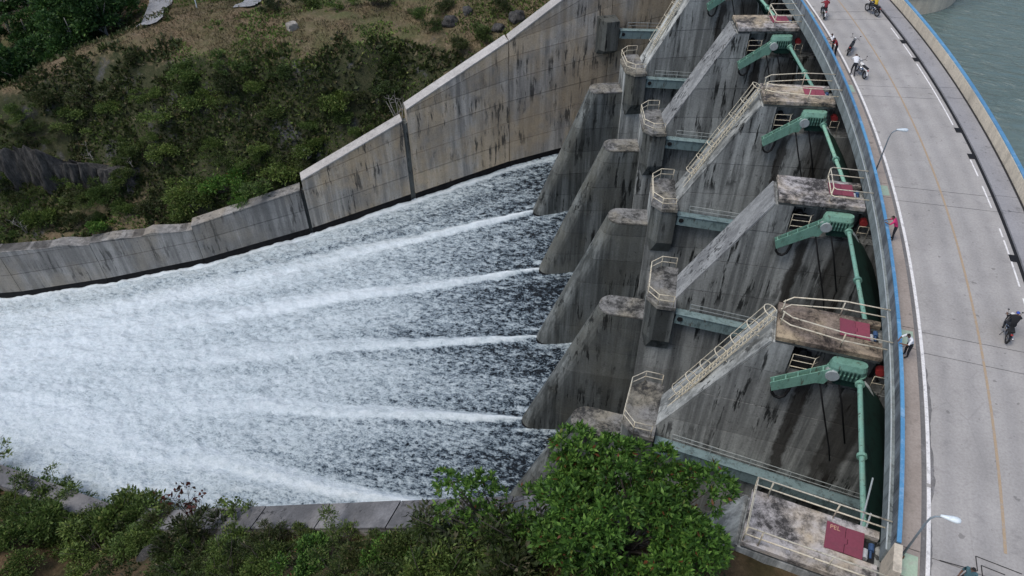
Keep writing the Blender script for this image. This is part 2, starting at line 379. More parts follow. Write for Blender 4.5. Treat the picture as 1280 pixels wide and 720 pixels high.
# ------------------------------------------------------------------ far bank terrain (radial basis through surveyed heights)
CP = np.array([(-30.9,91.2,-13.0),(-34.3,85.9,-14.0),(-38.1,84.4,-14.5),(-40.4,79.6,-17.0),(-44.7,74.0,-20.5),(-50.1,74.9,-15.5),(-60.8,76.2,-15.5),(-69.6,77.2,-15.5),(-79.2,76.0,-16.0),(-55.1,69.3,-18.0),(-63.1,67.3,-18.0),(-68.9,67.5,-17.0),(-81.4,67.2,-17.5),(-86.8,65.3,-18.5),(-94.8,57.8,-22.0),(-90.9,61.7,-20.0),(-49.8,70.0,-21.5),(-46.3,69.0,-24.0),(-53.6,62.5,-28.0),(-59.9,57.8,-30.3),(-64.2,55.1,-31.5),(-75.6,48.7,-33.0),(-87.3,43.9,-34.5),(-72.5,61.5,-23.0),(-83.7,58.6,-25.0),(-92.4,52.2,-28.0),(-61.9,63.6,-23.0),(-71.8,57.0,-28.5),(-89.8,48.7,-31.0),(-115.0,81.8,-26.0),(-118.4,75.8,-28.0),(-106.9,86.5,-24.0),(-138.5,93.0,-30.0),(-92.8,85.2,-20.0),(-74.6,85.2,-17.5),
  (-96,68,-25.),(-94,76,-23.5),(-101,73,-27.),(-90,80,-20.5),(-31.0,80.0,-15.5),(-36.0,77.5,-18.5),(-22,86,-11.),(-10,98,-4.),(-25,110,-10),(-60,110,-19),(-100,120,-26),(-160,110,-32),(-150,60,-38),(-110,50,-36),(-105,60,-30),(-40,130,-14),(-160,160,-30),(-80,160,-24),(0,150,-6),(-104,40,-37),(-125,66,-33)], float)
_d = np.hypot(CP[:, None, 0]-CP[None, :, 0], CP[:, None, 1]-CP[None, :, 1])
_A = np.block([[-_d + np.eye(len(CP))*.6*-1, np.ones((len(CP), 1))], [np.ones((1, len(CP))), np.zeros((1, 1))]])
_W = np.linalg.solve(_A, np.r_[CP[:, 2], 0])
def hill_z(x, y):
    x = np.asarray(x, float); y = np.asarray(y, float); sh = x.shape; xf = x.ravel(); yf = y.ravel()
    z = -(np.hypot(xf[:, None]-CP[None, :, 0], yf[:, None]-CP[None, :, 1]) @ _W[:-1]) + _W[-1]
    z = z + (fbm(xf*.12, yf*.12, 4, 5)-.47)*2.6 + (fbm(xf*.7, yf*.7, 3, 9)-.45)*.7
    return z.reshape(sh)
# wall base lines in plan (inner faces), far wall then near wall
FW = [P(124.5, 7), P(113.0, 7), Vector((-30.95, 76.42, 0)), Vector((-40.75, 68.44, 0)), Vector((-51.3, 60.0, 0)), Vector((-62.9, 52.2, 0)), Vector((-74.2, 46.5, 0)), Vector((-85.0, 42.0, 0)), Vector((-101, 37.0, 0))]
FT = [1.0, -3.6, -12.0, -18.6, -25.8, -30.4, -31.9, -33.2, -35.2]        # wall-top heights at those points
FTb = [None, None, None, -20.0, -27.2, -30.9, -32.2, -33.6, None]         # heights after the step
def far_wall_y(x):
    xs = np.array([p.x for p in FW][::-1]); ys = np.array([p.y for p in FW][::-1]); return np.interp(x, xs, ys)
def near_top(r): return max(-11.0-.715*(101-r), water_z(r)+2.6) if r < 116 else -.35
def bank_z(x, y):
    out = np.empty(np.shape(x)); it = np.nditer([x, y, out], op_flags=[['readonly'], ['readonly'], ['writeonly']])
    for a, b, c in it:
        r, k = rk(float(a), float(b)); d = max(0., (1-k)*DK*r - 1.7)
        base = near_top(min(r, 115.5)) if r < 116 else -.5
        if 113 < r < 118: base = (-1.0 if 0 else near_top(113)) * (118-r)/5 + -.5*(r-113)/5
        c[...] = base - 1.0 + .33*min(d, 14) 
    return out + (fbm(np.asarray(x)*.22, np.asarray(y)*.22, 4, 2)-.47)*2.2 + (fbm(np.asarray(x)*1.1, np.asarray(y)*1.1, 3, 4)-.45)*.4
# ------------------------------------------------------------------ ground, hill, bank, lake
m = MB(); m.face([(-1500, -1500, -48), (1500, -1500, -48), (1500, 1500, -48), (-1500, 1500, -48)])
struct(part('ground', m, 'hill_ground'))
def grid_mesh(name, x0, x1, y0, y1, step, zf, keep, mat):
    xs = np.arange(x0, x1+.01, step); ys = np.arange(y0, y1+.01, step); X, Y = np.meshgrid(xs, ys); Z = zf(X, Y)
    V = np.stack([X.ravel(), Y.ravel(), Z.ravel()], 1); nx = len(xs); i = np.arange(len(ys)-1)[:, None]*nx+np.arange(nx-1)[None]
    F = np.stack([i, i+1, i+nx+1, i+nx], -1).reshape(-1, 4)
    kp = keep(X, Y).ravel(); F = F[kp[F].all(1)]
    us = np.unique(F); rm = np.full(len(V), -1); rm[us] = np.arange(len(us))
    return mesh_np(name, V[us], rm[F], mat, True)
hill = struct(ob('hill', grid_mesh('hill', -150, 12, 34, 160, .7, hill_z, lambda X, Y: Y > far_wall_y(X)+.9, 'hill_ground')))
bank = struct(ob('bank', grid_mesh('bank', -110, 16, -14, 24, .6, bank_z, lambda X, Y: (Y < CY+(np.hypot(X-CX, Y-CY))*math.sin(TH1) - 1.0) & ~((X > 2.0) & (Y > 17.4)), 'bank_soil')))
m = MB(); N_ = 60
ring0 = [P(131.5, -6+20*i/N_, -7.0) for i in range(N_+1)]; ring1 = [P(700, -6+20*i/N_, -7.0) for i in range(N_+1)]
for i in range(N_): m.face([ring0[i], ring1[i], ring1[i+1], ring0[i+1]])
struct(part('reservoir_water', m, 'lake_water', smooth=False))
# ------------------------------------------------------------------ chute water
def chute():
    n, mrow = 620, 300
    L = [P(116, 1.0)]; 
    far = [P(116, 7), P(108, 7)] + FW[2:]; fs = np.array([0] + list(np.cumsum([(far[i+1]-far[i]).length for i in range(len(far)-1)])))
    tot = fs[-1]; s = np.linspace(0, 1, n)**1.08
    fx = np.interp(s*tot, fs, [p.x for p in far]); fy = np.interp(s*tot, fs, [p.y for p in far])
    rn = 116 - s*(116-14.5); nx = CX+rn*math.cos(TH1); ny = CY+rn*math.sin(TH1)
    t = np.linspace(-.004, 1.004, mrow)
    X = nx[:, None]*(1-t)+fx[:, None]*t; Y = ny[:, None]*(1-t)+fy[:, None]*t
    R = np.hypot(X-CX, Y-CY); K = (np.arctan2(Y-CY, X-CX)-TH1)/DK+1
    Z = water_z(R)
    sd_ = (116-R); T = np.broadcast_to(t, X.shape)*60; D = np.maximum(0, 102-R)
    # foam amount: little at the gates, nearly all white far down the chute
    foam = np.clip(.40+.50*(1-np.exp(-np.maximum(0, 104-R)/24)), 0, 1)
    foam = foam + (fbm(sd_*.03, T*.22, 3, 7)-.45)*.40
    ridge = np.zeros_like(X)
    for k in (2, 3, 4, 5, 6):
        wob = (fbm(sd_*.08, sd_*0+k*7., 3, 3)-.45)*2.0*np.minimum(1, D/20) + (k-4.2)*.0011*D**2*.35
        off = (K-k)*DK*R+wob; wd = .22+D*.013
        on = 1/(1+np.exp(-(102.6-R)/.5))
        g = np.exp(-(off/wd)**2)*on; ridge += g*(.45*np.exp(-D/18)+.05)
        foam += (.55+.9*fbm(X*.8, Y*1.2, 3, 19))*g*(.66*np.exp(-D/11)+.06)+np.exp(-((np.abs(off)-wd*1.3)/(wd*.7))**2)*on*.42*np.exp(-D/24)*np.minimum(1, D/4)
        foam -= np.exp(-((np.abs(off)-wd*3.2)/(wd*1.8))**2)*on*.06*np.exp(-D/20)
        # film climbing along the sides of the pier tail
        foam += np.exp(-((np.abs(off)-1.15)/.35)**2)*np.where((R > 101.5), .22, 0)
    foam += np.exp(-((T-59.4)/.5)**2)*.45 + np.exp(-((T-.6)/.8)**2)*.25
    amp = .10+.14*np.minimum(1, D/30)
    Z = Z + ridge*(.6+.9*fbm(X*.9, Y*1.3, 3, 17)) + amp*3.0*(fbm(X*.75, Y*1.0, 4, 1)-.47) + .25*(fbm(sd_*.18, T*.35, 3, 12)-.45)
    V = np.stack([X.ravel(), Y.ravel(), Z.ravel()], 1); i = np.arange(n-1)[:, None]*mrow+np.arange(mrow-1)[None]
    F = np.stack([i, i+mrow, i+mrow+1, i+1], -1).reshape(-1, 4)
    me = mesh_np('spillway_water', V, F, 'white_water', True)
    if me.polygons[0].normal.z < 0: me.flip_normals()
    a = me.attributes.new('foam', 'FLOAT', 'POINT'); a.data.foreach_set('value', np.clip(foam, 0, 1.2).ravel().astype(np.float32))
    uv = me.uv_layers.new(name='UVMap'); li = np.empty(len(me.loops), np.int32); me.loops.foreach_get('vertex_index', li)
    U = np.stack([sd_.ravel(), T.ravel()], 1)[li]; uv.data.foreach_set('uv', U.ravel().astype(np.float32))
    return struct(ob('spillway_water', me))
chute()
# chute bed below the water
m = MB(); m.face([P(124, .9, -32), P(14, .9, -49), Vector((-103, 36, -49)), P(124, 7.1, -32)]); struct(part('chute_floor', m, 'wet_concrete'))
# ------------------------------------------------------------------ training walls, poured panel by panel and lift by lift
def wall_panel(par, a, b, za, zb, zwa, zwb, outn, lift=2.9, mat='wall_concrete', thick=1.55, cop='wall_coping', ragged=False, g0=.035):
    d = (b-a); L = d.length; d.normalize(); o = outn.normalized(); g = .035
    def col(pt, off, z): return (pt.x+o.x*off, pt.y+o.y*off, z)
    A, B = a+d*g0, b-d*g
    # lower wet band, then lifts following the water line, clipped by the sloping top
    hmax = max(za-zwa, zb-zwb); n = 0; h0 = -3.
    hs = [.85]
    while hs[-1] < hmax: hs.append(hs[-1]+lift)
    prev = -3.
    for i, h in enumerate(hs):
        ta, tb = min(zwa+h, za-.06), min(zwb+h, zb-.06); ba, bb = min(zwa+prev, za-.06), min(zwb+prev, zb-.06)
        prev = h
        if ta-ba < .02 and tb-bb < .02: continue
        mb = MB(); jit = random.uniform(0, .03); gj = .07
        mb.prism([col(A, jit, ba), col(B, jit, bb), col(B, thick, bb), col(A, thick, ba)], [col(A, jit, ta-gj), col(B, jit, tb-gj), col(B, thick, tb-gj), col(A, thick, ta-gj)])
        mb.prism([col(A, .10, ta-gj), col(B, .10, tb-gj), col(B, thick, tb-gj), col(A, thick, ta-gj)], [col(A, .10, ta), col(B, .10, tb), col(B, thick, tb), col(A, thick, ta)])
        part('wet_band' if i == 0 else 'concrete_lift', mb, 'wet_concrete' if i == 0 else mat, par)
    mb = MB(); nseg = max(2, int(L/1.2)) if ragged else 1
    for s in range(nseg):
        t0, t1 = s/nseg, (s+1)/nseg
        p0, p1 = A.lerp(B, t0), A.lerp(B, t1); z0, z1 = za+(zb-za)*t0, za+(zb-za)*t1
        j0 = j1 = 0
        if ragged: j0 = (vn(np.array(t0*L*.6), np.array(za))-.5)*.7; j1 = (vn(np.array(t1*L*.6), np.array(za))-.5)*.7
        mb.prism([col(p0, -.03, z0-.06), col(p1, -.03, z1-.06), col(p1, thick+.04, z1-.06), col(p0, thick+.04, z0-.06)], [col(p0, -.03, z0+.10+j0), col(p1, -.03, z1+.10+j1), col(p1, thick+.04, z1+.10+j1), col(p0, thick+.04, z0+.10+j0)])
    part('coping', mb, cop, par)
fwall = empty('training_wall', (FW[2].x, FW[2].y, -30)); tag(fwall, 'tall pale concrete spillway side wall with sloping top below the hillside, far side of the chute', 'wall')
keep = []
for i in range(len(FW)-1):
    a, b = FW[i].copy(), FW[i+1].copy(); a.z = b.z = 0; d = (b-a).normalized(); on = Vector((-d.y, d.x, 0))
    if on.y < 0: on = -on
    za = FTb[i] if FTb[i] is not None else FT[i]
    ra, rb = rk(a.x, a.y)[0], rk(b.x, b.y)[0]
    before = set(bpy.data.objects)
    wall_panel(fwall, a, b, za, FT[i+1], water_z(ra)-.05, water_z(rb)-.05, on, mat='wall_concrete' if i < 4 else 'lower_wall_concrete', cop='wall_coping' if i < 4 else 'lower_wall_concrete', ragged=i >= 5, g0=.6 if i == 3 else .4 if i == 4 else .035)
    if i in (3, 4):
        mb = MB(); mb.prism([(a.x+on.x*.35-d.x*.1, a.y+on.y*.35-d.y*.1, water_z(ra)-3), (a.x+on.x*.35+d.x*.8, a.y+on.y*.35+d.y*.8, water_z(ra)-3), (a.x+on.x*1.4+d.x*.8, a.y+on.y*1.4+d.y*.8, water_z(ra)-3), (a.x+on.x*1.4-d.x*.1, a.y+on.y*1.4-d.y*.1, water_z(ra)-3)], [(a.x+on.x*.35-d.x*.1, a.y+on.y*.35-d.y*.1, za-.5), (a.x+on.x*.35+d.x*.8, a.y+on.y*.35+d.y*.8, za-.9), (a.x+on.x*1.4+d.x*.8, a.y+on.y*1.4+d.y*.8, za-.5), (a.x+on.x*1.4-d.x*.1, a.y+on.y*1.4-d.y*.1, za-.5)]); part('joint_filler', mb, 'tail_concrete', fwall)
bpy.context.view_layer.update()
def fix_parent(root):
    inv = root.matrix_world.inverted() if False else Matrix.LocRotScale(root.location, root.rotation_euler, None).inverted()
    for c in kids(root): c.matrix_parent_inverse = inv
fix_parent(fwall)
# buttress strips at the joints of the far wall (dark open joints)
nwall = empty('training_wall', (-14, 17, -20)); tag(nwall, 'grey concrete spillway side wall behind the bushes, splashed along its top, near side of the chute', 'wall')
pr = [116, 108, 101, 95.5, 89.5, 84, 78.0, 70, 60, 45, 30]
for i in range(len(pr)-1):
    a, b = P(pr[i], 1), P(pr[i+1], 1); d = (b-a).normalized(); on = Vector((d.y, -d.x, 0))
    if on.y > 0: on = -on
    wall_panel(nwall, a, b, near_top(pr[i]-.01), near_top(pr[i+1]), water_z(pr[i])-.05, water_z(pr[i+1])-.05, on, mat='lower_wall_concrete', thick=1.75, cop='splashed_concrete')
fix_parent(nwall)
# ------------------------------------------------------------------ wall added behind the gates to keep light out of the bays; the bridge
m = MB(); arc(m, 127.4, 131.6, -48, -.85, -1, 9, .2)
tag(part('dam_wall', m, 'dam_concrete'), 'added dark wall blocking light under the curved bridge, behind the green gates', 'dam')  # dam_wall is an added wall that keeps light out of the bays
JOINT = [[(9.97, 18.78), (11.30, 18.85), (11.26, 19.47), (12.85, 19.33)], [(11.47, 18.66), (11.44, 19.14), (12.26, 19.06)]]
def road_parts():
    root = empty('road', P(127.7, 3, 0)); struct(root)
    ks = []
    for kk in range(0, 9): ks += [kk-.075, kk+.04]
    for a, b in zip(ks[:-1], ks[1:]):
        mb = MB(); arc(mb, 124.72, 130.72, -.35, random.uniform(-.004, .004), a+.0016, b-.0016, .06); part('road_slab', mb, 'road_concrete', root)
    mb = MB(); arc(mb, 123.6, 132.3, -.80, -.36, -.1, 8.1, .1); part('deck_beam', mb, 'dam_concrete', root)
    def ln(nm, mat, r, wd, segs):
        mb = MB()
        for a, b in segs: arc(mb, r-wd/2, r+wd/2, .004, .010, a, b, .05)
        part(nm, mb, mat, root)
    ln('edge_line', 'white_line', 125.02, .15, [(-.1, 1.30), (1.315, 3.4), (3.405, 8)])
    ln('edge_line', 'white_line', 130.36, .09, [(.5, 2.35), (2.42, 2.72), (2.74, 2.8), (2.95, 3.12), (3.2, 3.34), (3.66, 4.33), (4.41, 4.58), (4.65, 4.8), (5.0, 8)])
    ln('centre_line', 'orange_line', 127.76, .11, [(1.14, 8)])
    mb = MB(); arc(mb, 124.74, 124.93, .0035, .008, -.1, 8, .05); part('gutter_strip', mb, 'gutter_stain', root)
    mb = MB(); arc(mb, 130.64, 130.815, .0035, .009, -.1, 8, .05); part('kerb_shadow_strip', mb, 'black_rubber', root)  # black strip in the gutter paints in the kerb's shadow
    mb = MB(); kk_ = np.linspace(.98, 1.85, 120); wd_ = np.maximum(.0, .42*(fbm(kk_*14, kk_*0+2., 4, 3)-.26))
    for i in range(119): mb.face([P(125.10, kk_[i], .006), P(125.101+wd_[i], kk_[i], .006), P(125.101+wd_[i+1], kk_[i+1], .006), P(125.10, kk_[i+1], .006)])
    part('gutter_patch', mb, 'gutter_stain', root)
    mb = MB()
    for pl_ in JOINT:
        for a, b in zip(pl_[:-1], pl_[1:]): mb.bar((a[0], a[1], .006), (b[0], b[1], .006), .035, .006)
    part('expansion_joint', mb, 'black_rubber', root)
    fix_parent(root)
    for nm, r0, r1, mat in (('pavement', 123.8, 124.70, 'pavement_brown'), ('pavement', 130.82, 132.15, 'pavement_grey')):
        sw = empty(nm, P(r0, 3, 0)); struct(sw)
        for a, b in zip(ks[:-1], ks[1:]):
            mb = MB(); arc(mb, r0, r1, -.34, .13+random.uniform(-.006, .006), a+.0016, b-.0016, .06); part('paving_slab', mb, mat, sw)
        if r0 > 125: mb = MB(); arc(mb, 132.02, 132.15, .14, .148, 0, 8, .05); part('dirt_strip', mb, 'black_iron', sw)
        if r0 < 125:
            for kk in range(1, 7):
                mb = MB(); arc(mb, 123.98, 124.62, .125, .142, kk-.06, kk+.02, .03); part('cover_plate', mb, 'pale_green_plate', sw)
        fix_parent(sw)
    # parapets
    pl = empty('parapet_wall', P(123.7, 3, 0)); tag(pl, 'low grey bridge parapet with bright blue top rail on the gate side of the road', 'parapet')
    pr_ = empty('parapet_wall', P(132.3, 3, 0)); tag(pr_, 'cream bridge parapet with blue top edge on the reservoir side', 'parapet')
    for kk in np.arange(1.0, 8, .5):
        k0, k1 = kk+.001, kk+.499
        mb = MB(); arc(mb, 123.60, 123.74, .26, .95, k0, k1, .06); part('parapet_panel', mb, 'parapet_outer', pl)
        mb = MB(); arc(mb, 123.46, 123.82, -.62, .25, k0, k1, .06); part('fascia_beam', mb, 'fascia_concrete', pl)
        mb = MB(); arc(mb, 123.59, 123.75, .955, 1.03, k0, k1, .06); part('blue_cap', mb, 'blue_paint', pl)
        mb = MB(); mb.tube([P(123.44, kk+.5*i/5, .31) for i in range(6)], .035, 6); part('pipe', mb, 'grey_pipe', pl)
    mb = MB(); arc(mb, 123.52, 123.82, -.7, .99, .90, .995, .03); part('end_post', mb, 'parapet_inner', pl)
    for kk in np.arange(0., 8, .5):
        k0, k1 = kk+.001, kk+.499
        mb = MB(); arc(mb, 132.16, 132.42, -.8, .98, k0, k1, .06); part('parapet_panel', mb, 'parapet_inner', pr_)
        mb = MB(); arc(mb, 132.20, 132.44, .985, 1.06, k0, k1, .06); part('blue_cap', mb, 'blue_paint', pr_)
    fix_parent(pl); fix_parent(pr_)
road_parts()
for i, kk in enumerate((4.61, 4.38, 3.61, 3.37, 2.6, 1.9)):
    g = empty('drain_grate', P(130.56, kk, .004), th(kk)); tag(g, 'black iron drain grate in the gutter, %s from the top of the picture' % ('first', 'second', 'third', 'fourth', 'fifth', 'sixth')[i], 'drain grate', 'drain grates along the reservoir-side gutter')
    mb = MB(); mb.box((-.24, -.3, .0), (.24, .3, .006)); part('pit', mb, 'black_rubber', g)
    for j in range(6): mb = MB(); mb.box((-.24, -.28+j*.1, .007), (.24, -.23+j*.1, .022)); part('grate_bar', mb, 'black_iron', g)
# ------------------------------------------------------------------ piers
R0, Z0 = 113.0, -34.0
def L(r, off, z): return (r-R0, off, z-Z0)
LIFTS = [-34, -29.4, -26.5, -23.6, -20.7, -17.8, -14.9, -12.0, -9.1, -6.2, -3.3, -1.1]
BODY = [(111.42, -34), (127.9, -34), (127.9, -1.1), (118.32, -1.1), (113.5, -10.3), (111.42, -10.3)]
HW = 1.22
def rails(par, runs, rad=.035, mat='cream_paint', name='railing'):
    mb = MB()
    for r_ in runs: mb.tube(r_, rad, 6)
    return part(name, mb, mat, par, smooth=True)
def platform(pier, kind):
    mb = MB(); zt = -.59; hr0, hr1, ho0, ho1 = 121.45, 123.50, -.25, .95
    # slab left of the pit, strips beside it
    mb.box(L(118.35, -1.29, -.86), L(hr0, 1.29, zt)); mb.box(L(hr0, -1.29, -.86), L(123.4, ho0, zt)); mb.box(L(hr0, ho1, -.86), L(123.4, 1.29, zt))
    part('platform_slab', mb, 'deck_rusty' if kind == 'ladder' and len([o for o in bpy.data.objects if o.name.startswith('spillway_pier')]) == 1 else 'deck_top', pier)
    mb = MB(); mb.box(L(118.40, -1.2, -1.09), L(hr0-.001, 1.2, -.865)); mb.box(L(hr0, -1.2, -1.09), L(123.4, ho0-.01, -.865)); mb.box(L(hr0, ho1+.01, -1.09), L(123.4, 1.2, -.865)); part('slab_beam', mb, 'tail_concrete', pier)
    mb = MB(); mb.box(L(hr0+.01, ho0+.01, -1.075), L(123.39, ho1-.01, -1.02)); part('pit_floor', mb, 'black_iron', pier)
    # two magenta cover plates with an interlocking edge
    e = [(122.13, ho0+.02), (122.13, .15), (122.23, .2), (122.23, .42), (122.13, .47), (122.13, ho1-.02)]
    for nm, poly in (('hatch_cover', [(121.40, ho0-.02)]+e+[(121.40, ho1+.02)]), ('hatch_cover', [(x+.02, y) for x, y in e[::-1]]+[(122.84, ho0), (122.84, ho1)])):
        mb = MB(); mb.prism([L(x, y, zt+.006) for x, y in poly], [L(x, y, zt+.045) for x, y in poly]); part(nm, mb, 'magenta_paint', pier)
    mt = MB(); mt.tube([L(122.97, .05, -.9), L(122.97, .45, -.9)], .14, 10); mt.box(L(122.88, .1, -1.02), L(123.06, .4, -.9)); part('drive_motor', mt, 'motor_white', pier)
    mt = MB(); mt.tube([L(123.22, .5, -.92), L(123.22, .8, -.92)], .12, 10); mt.tube([L(123.22, .2, -.95), L(123.22, .5, -.95)], .05, 8); mt.box(L(123.14, .5, -1.02), L(123.3, .8, -.95)); part('drive_motor', mt, 'motor_blue', pier)
    t, md, e0 = .45, -.08, 123.55
    if kind == 'plain':
        for z in (t, md):
            rails(pier, [[L(e0, 1.15, z), L(121.45, 1.15, z), L(121.30, 1.0, z), L(121.30, -1.0, z), L(121.45, -1.15, z), L(e0, -1.15, z)]])
        for x, y in ((121.3, 1.), (121.3, -1.)): rails(pier, [[L(x, y, zt), L(x, y, t)]], name='rail_post')
    elif kind == 'ladder':
        for s in (1, -1):
            for z in (t, md): rails(pier, [[L(118.42, .35*s, z-.12), L(118.9, .75*s, z-.05), L(121.4, 1.15*s, z), L(e0, 1.15*s, z)]])
            for x, y in ((118.5, .42), (121.4, 1.15)): rails(pier, [[L(x, y*s, zt), L(x, y*s, t-.05)]], name='rail_post')
    else:
        for z in (t, md):
            rails(pier, [[L(e0, 1.2, z), L(121.7, 1.2, z), L(118.4, 1.2, z), L(118.4, -1.2, z), L(121.7, -1.2, z), L(e0, -1.2, z)]])
        for x, y in ((118.4, 1.2), (118.4, -1.2), (121.6, 1.2), (121.6, -1.2), (119.0, 1.2), (119, -1.2)): rails(pier, [[L(x, y, zt), L(x, y, t)]], name='rail_post')
def ladder(pier):
    a = Vector(L(113.75, 0, -10.2)); b = Vector(L(118.38, 0, -.35)); d = (b-a).normalized(); nrm = Vector((-d.z, 0, d.x))  # away from the slope
    y = Vector((0, 1, 0)); a += nrm*.22; b += nrm*.22; hw = .27
    lad = ob('ladder', None, pier); lad.empty_display_size = .3
    for s in (1, -1): mb = MB(); mb.bar(a+y*hw*s, b+y*hw*s, .06, .08); part('stile', mb, 'cream_paint', lad)
    n = int((b-a).length/.33)
    for i in range(1, n): c = a.lerp(b, i/n); mb = MB(); mb.tube([c-y*hw, c+y*hw], .024, 5); part('rung', mb, 'cream_paint', lad)
    c0 = .22
    hoops = [c0+(1-c0)*i/6 for i in range(7)]
    def hp(t, ang): c = a.lerp(b, t); return c + y*(.42*math.sin(ang)) + nrm*(.28 - .45*math.cos(ang)*-1 - .02) if False else c + y*(.40*math.sin(ang)) + nrm*(.30+.42*math.cos(ang))
    for t in hoops: mb = MB(); mb.tube([hp(t, x) for x in np.linspace(-2.35, 2.35, 13)], .028, 5); part('cage_hoop', mb, 'cream_paint', lad)
    for ang in (-1.7, -.75, .75, 1.7): mb = MB(); mb.tube([hp(c0, ang), hp(1, ang)], .024, 5); part('cage_bar', mb, 'cream_paint', lad)
    for t in (.1, .35, .6, .85):
        c = a.lerp(b, t)
        for s in (1, -1): mb = MB(); mb.tube([c+y*hw*s, c+y*hw*s-nrm*.24], .025, 5); part('bracket', mb, 'cream_paint', lad)
def build_pier(k, kind, label):
    pier = empty('spillway_pier', P(R0, k, Z0), th(k)); tag(pier, label, 'pier', 'concrete piers between the spillway bays')
    full = kind != 'abutment'
    hw = HW
    for z0, z1 in zip(LIFTS[:-1], LIFTS[1:]):
        if not full and z1 < -20: continue
        poly = clip(clip(BODY, z0, True), z1-.06, False); jp = clip(clip(BODY, z1-.06, True), z1, False)
        mb = MB(); j = random.uniform(0, .015)
        if z1 > -2 and full:    # alcove for the hoist machinery in the side facing the bay
            sp = 119.35; left = [(x, z) for x, z in poly if x <= sp]
            left = [(118.32-(-1.1-z0)*4.82/9.2, z0), (sp, z0), (sp, z1-.0), (118.32, z1-.0)]
            mb.rz([(x-R0, z-Z0) for x, z in left], -hw, hw); mb.rz([(sp-R0, z0-Z0), (127.9-R0, z0-Z0), (127.9-R0, z1-Z0), (sp-R0, z1-Z0)], -.02, hw)
        else:
            mb.rz([(x-R0, z-Z0) for x, z in poly], -hw+j, hw-j)
            if len(jp) >= 3: mb.rz([(x-R0, z-Z0) for x, z in jp], -hw+.09, hw-.09)
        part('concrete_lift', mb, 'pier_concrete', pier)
    # pale sloping top
    mb = MB(); mb.rz([(x-R0, z-Z0) for x, z in [(113.56, -10.23), (118.28, -1.09), (118.17, -1.04), (113.44, -10.16)]], -HW+.01, HW-.01)
    part('sloping_top', mb, 'slope_concrete' if kind == 'plain' else 'pier_concrete', pier)
    # corbel carrying the gate trunnions, with an eight-sided landing
    def octo(e, w_=2.15, c=.85, x0=111.38, x1=113.5): return [(x1, -w_-e), (x0+c, -w_-e), (x0-e, -w_+c), (x0-e, w_-c), (x0+c, w_+e), (x1, w_+e)]
    if full:
        mb = MB(); lo = [(113.5, -1.3), (111.9, -1.3), (111.43, -.8), (111.43, .8), (111.9, 1.3), (113.5, 1.3)]
        mb.prism([L(x, y, -15.4) for x, y in lo], [L(x, y, -13.9) for x, y in octo(-.12)]); mb.prism([L(x, y, -13.9) for x, y in octo(-.12)], [L(x, y, -10.55) for x, y in octo(-.12)])
        part('trunnion_corbel', mb, 'tail_concrete', pier)
    mb = MB(); mb.prism([L(x, y, -10.54) for x, y in octo(0)], [L(x, y, -10.24) for x, y in octo(0)]); part('landing_slab', mb, 'cap_concrete', pier)
    q = octo(-.1)
    for z in (-9.72, -9.22): rails(pier, [[L(x, y, z) for x, y in [(113.3, q[0][1])]+q[1:5]+[(113.3, q[5][1])]]])
    for x, y in [(113.3, q[0][1]), q[1], q[2], q[3], q[4], (113.3, q[5][1])]: rails(pier, [[L(x, y, -10.24), L(x, y, -9.22)]], .03, name='rail_post')
    # downstream tail with a rounded raking nose
    if full:
        def ring(z, tw=1.0, inset=0.):
            rf = 108.05 - (-12.87-z)*.369 + inset; tw -= inset
            return [L(111.45, -tw, z)] + [L(rf+1.0-math.cos(a)*1.0+0., math.sin(a)*tw, z) for a in np.linspace(-math.pi/2, math.pi/2, 11)] + [L(111.45, tw, z)]
        zs = [-34, -29.6, -28.7, -25.8, -22.9, -20.0, -17.1, -14.2, -12.95]
        for z0, z1 in zip(zs[:-1], zs[1:]):
            mb = MB(); mb.prism(ring(z0), ring(z1-.05)); mb.prism(ring(z1-.05, 1., .07), ring(z1, 1., .07))
            part('wet_band' if z1 < -28 else 'tail_lift', mb, 'wet_concrete' if z1 < -28 else 'tail_concrete', pier)
        mb = MB(); mb.prism([(x*1.0, y*1.02, -12.95-Z0) for x, y, z in ring(-12.92)], [(x, y*1.02, -12.80-Z0) for x, y, z in ring(-12.87)]); part('tail_cap', mb, 'cap_concrete', pier)
    platform(pier, kind)
    if kind == 'ladder': ladder(pier)
    if not full: return pier
    # little guard rails of the alcove
    for z in (-1.75, -2.2, -2.65): rails(pier, [[L(119.45, -1.12, z), L(120.55, -1.12, z), L(120.75, -.9, z)]], .022, name='alcove_railing')
    for x in (119.47, 120.55): rails(pier, [[L(x, -1.12, -3.3), L(x, -1.12, -1.75)]], .022, name='rail_post')
    for z in (-2.1, -2.6): rails(pier, [[L(123.5, -1.12, z), L(124.1, -1.12, z)]], .02, name='alcove_railing')
    for x in (123.5, 124.1): rails(pier, [[L(x, -1.12, -3.3), L(x, -1.12, -2.1)]], .02, name='rail_post')
    mb = MB(); mb.tube([L(123.75, -.95, -2.0), L(123.75, -.6, -2.0)], .24, 12); part('red_valve', mb, 'red_paint', pier)
    mb = MB(); mb.box(L(119.6, -.7, -3.28), L(120.5, -.1, -2.3)); mb.tube([L(120.0, -.6, -2.1), L(120.0, -.2, -2.1)], .2, 10); part('gear_unit', mb, 'black_iron', pier, bevel=.04)
    return pier
build_pier(2, 'ladder', 'spillway pier with caged ladder and rust-stained brown platform, largest and nearest ladder pier')
build_pier(3, 'plain', 'spillway pier with bare pale sloping top and whitish mottled platform beside the person in magenta')
build_pier(4, 'ladder', 'spillway pier with caged ladder and beige platform, in the middle of the row')
build_pier(5, 'plain', 'spillway pier with bare sloping top and grey mottled platform near the parked motorcycles')
build_pier(6, 'ladder', 'spillway pier with caged ladder beside the far side wall, cut off at the top')
ab = build_pier(1, 'abutment', 'concrete end pier with fully railed platform and hatch marked PEL beside the leafy tree')
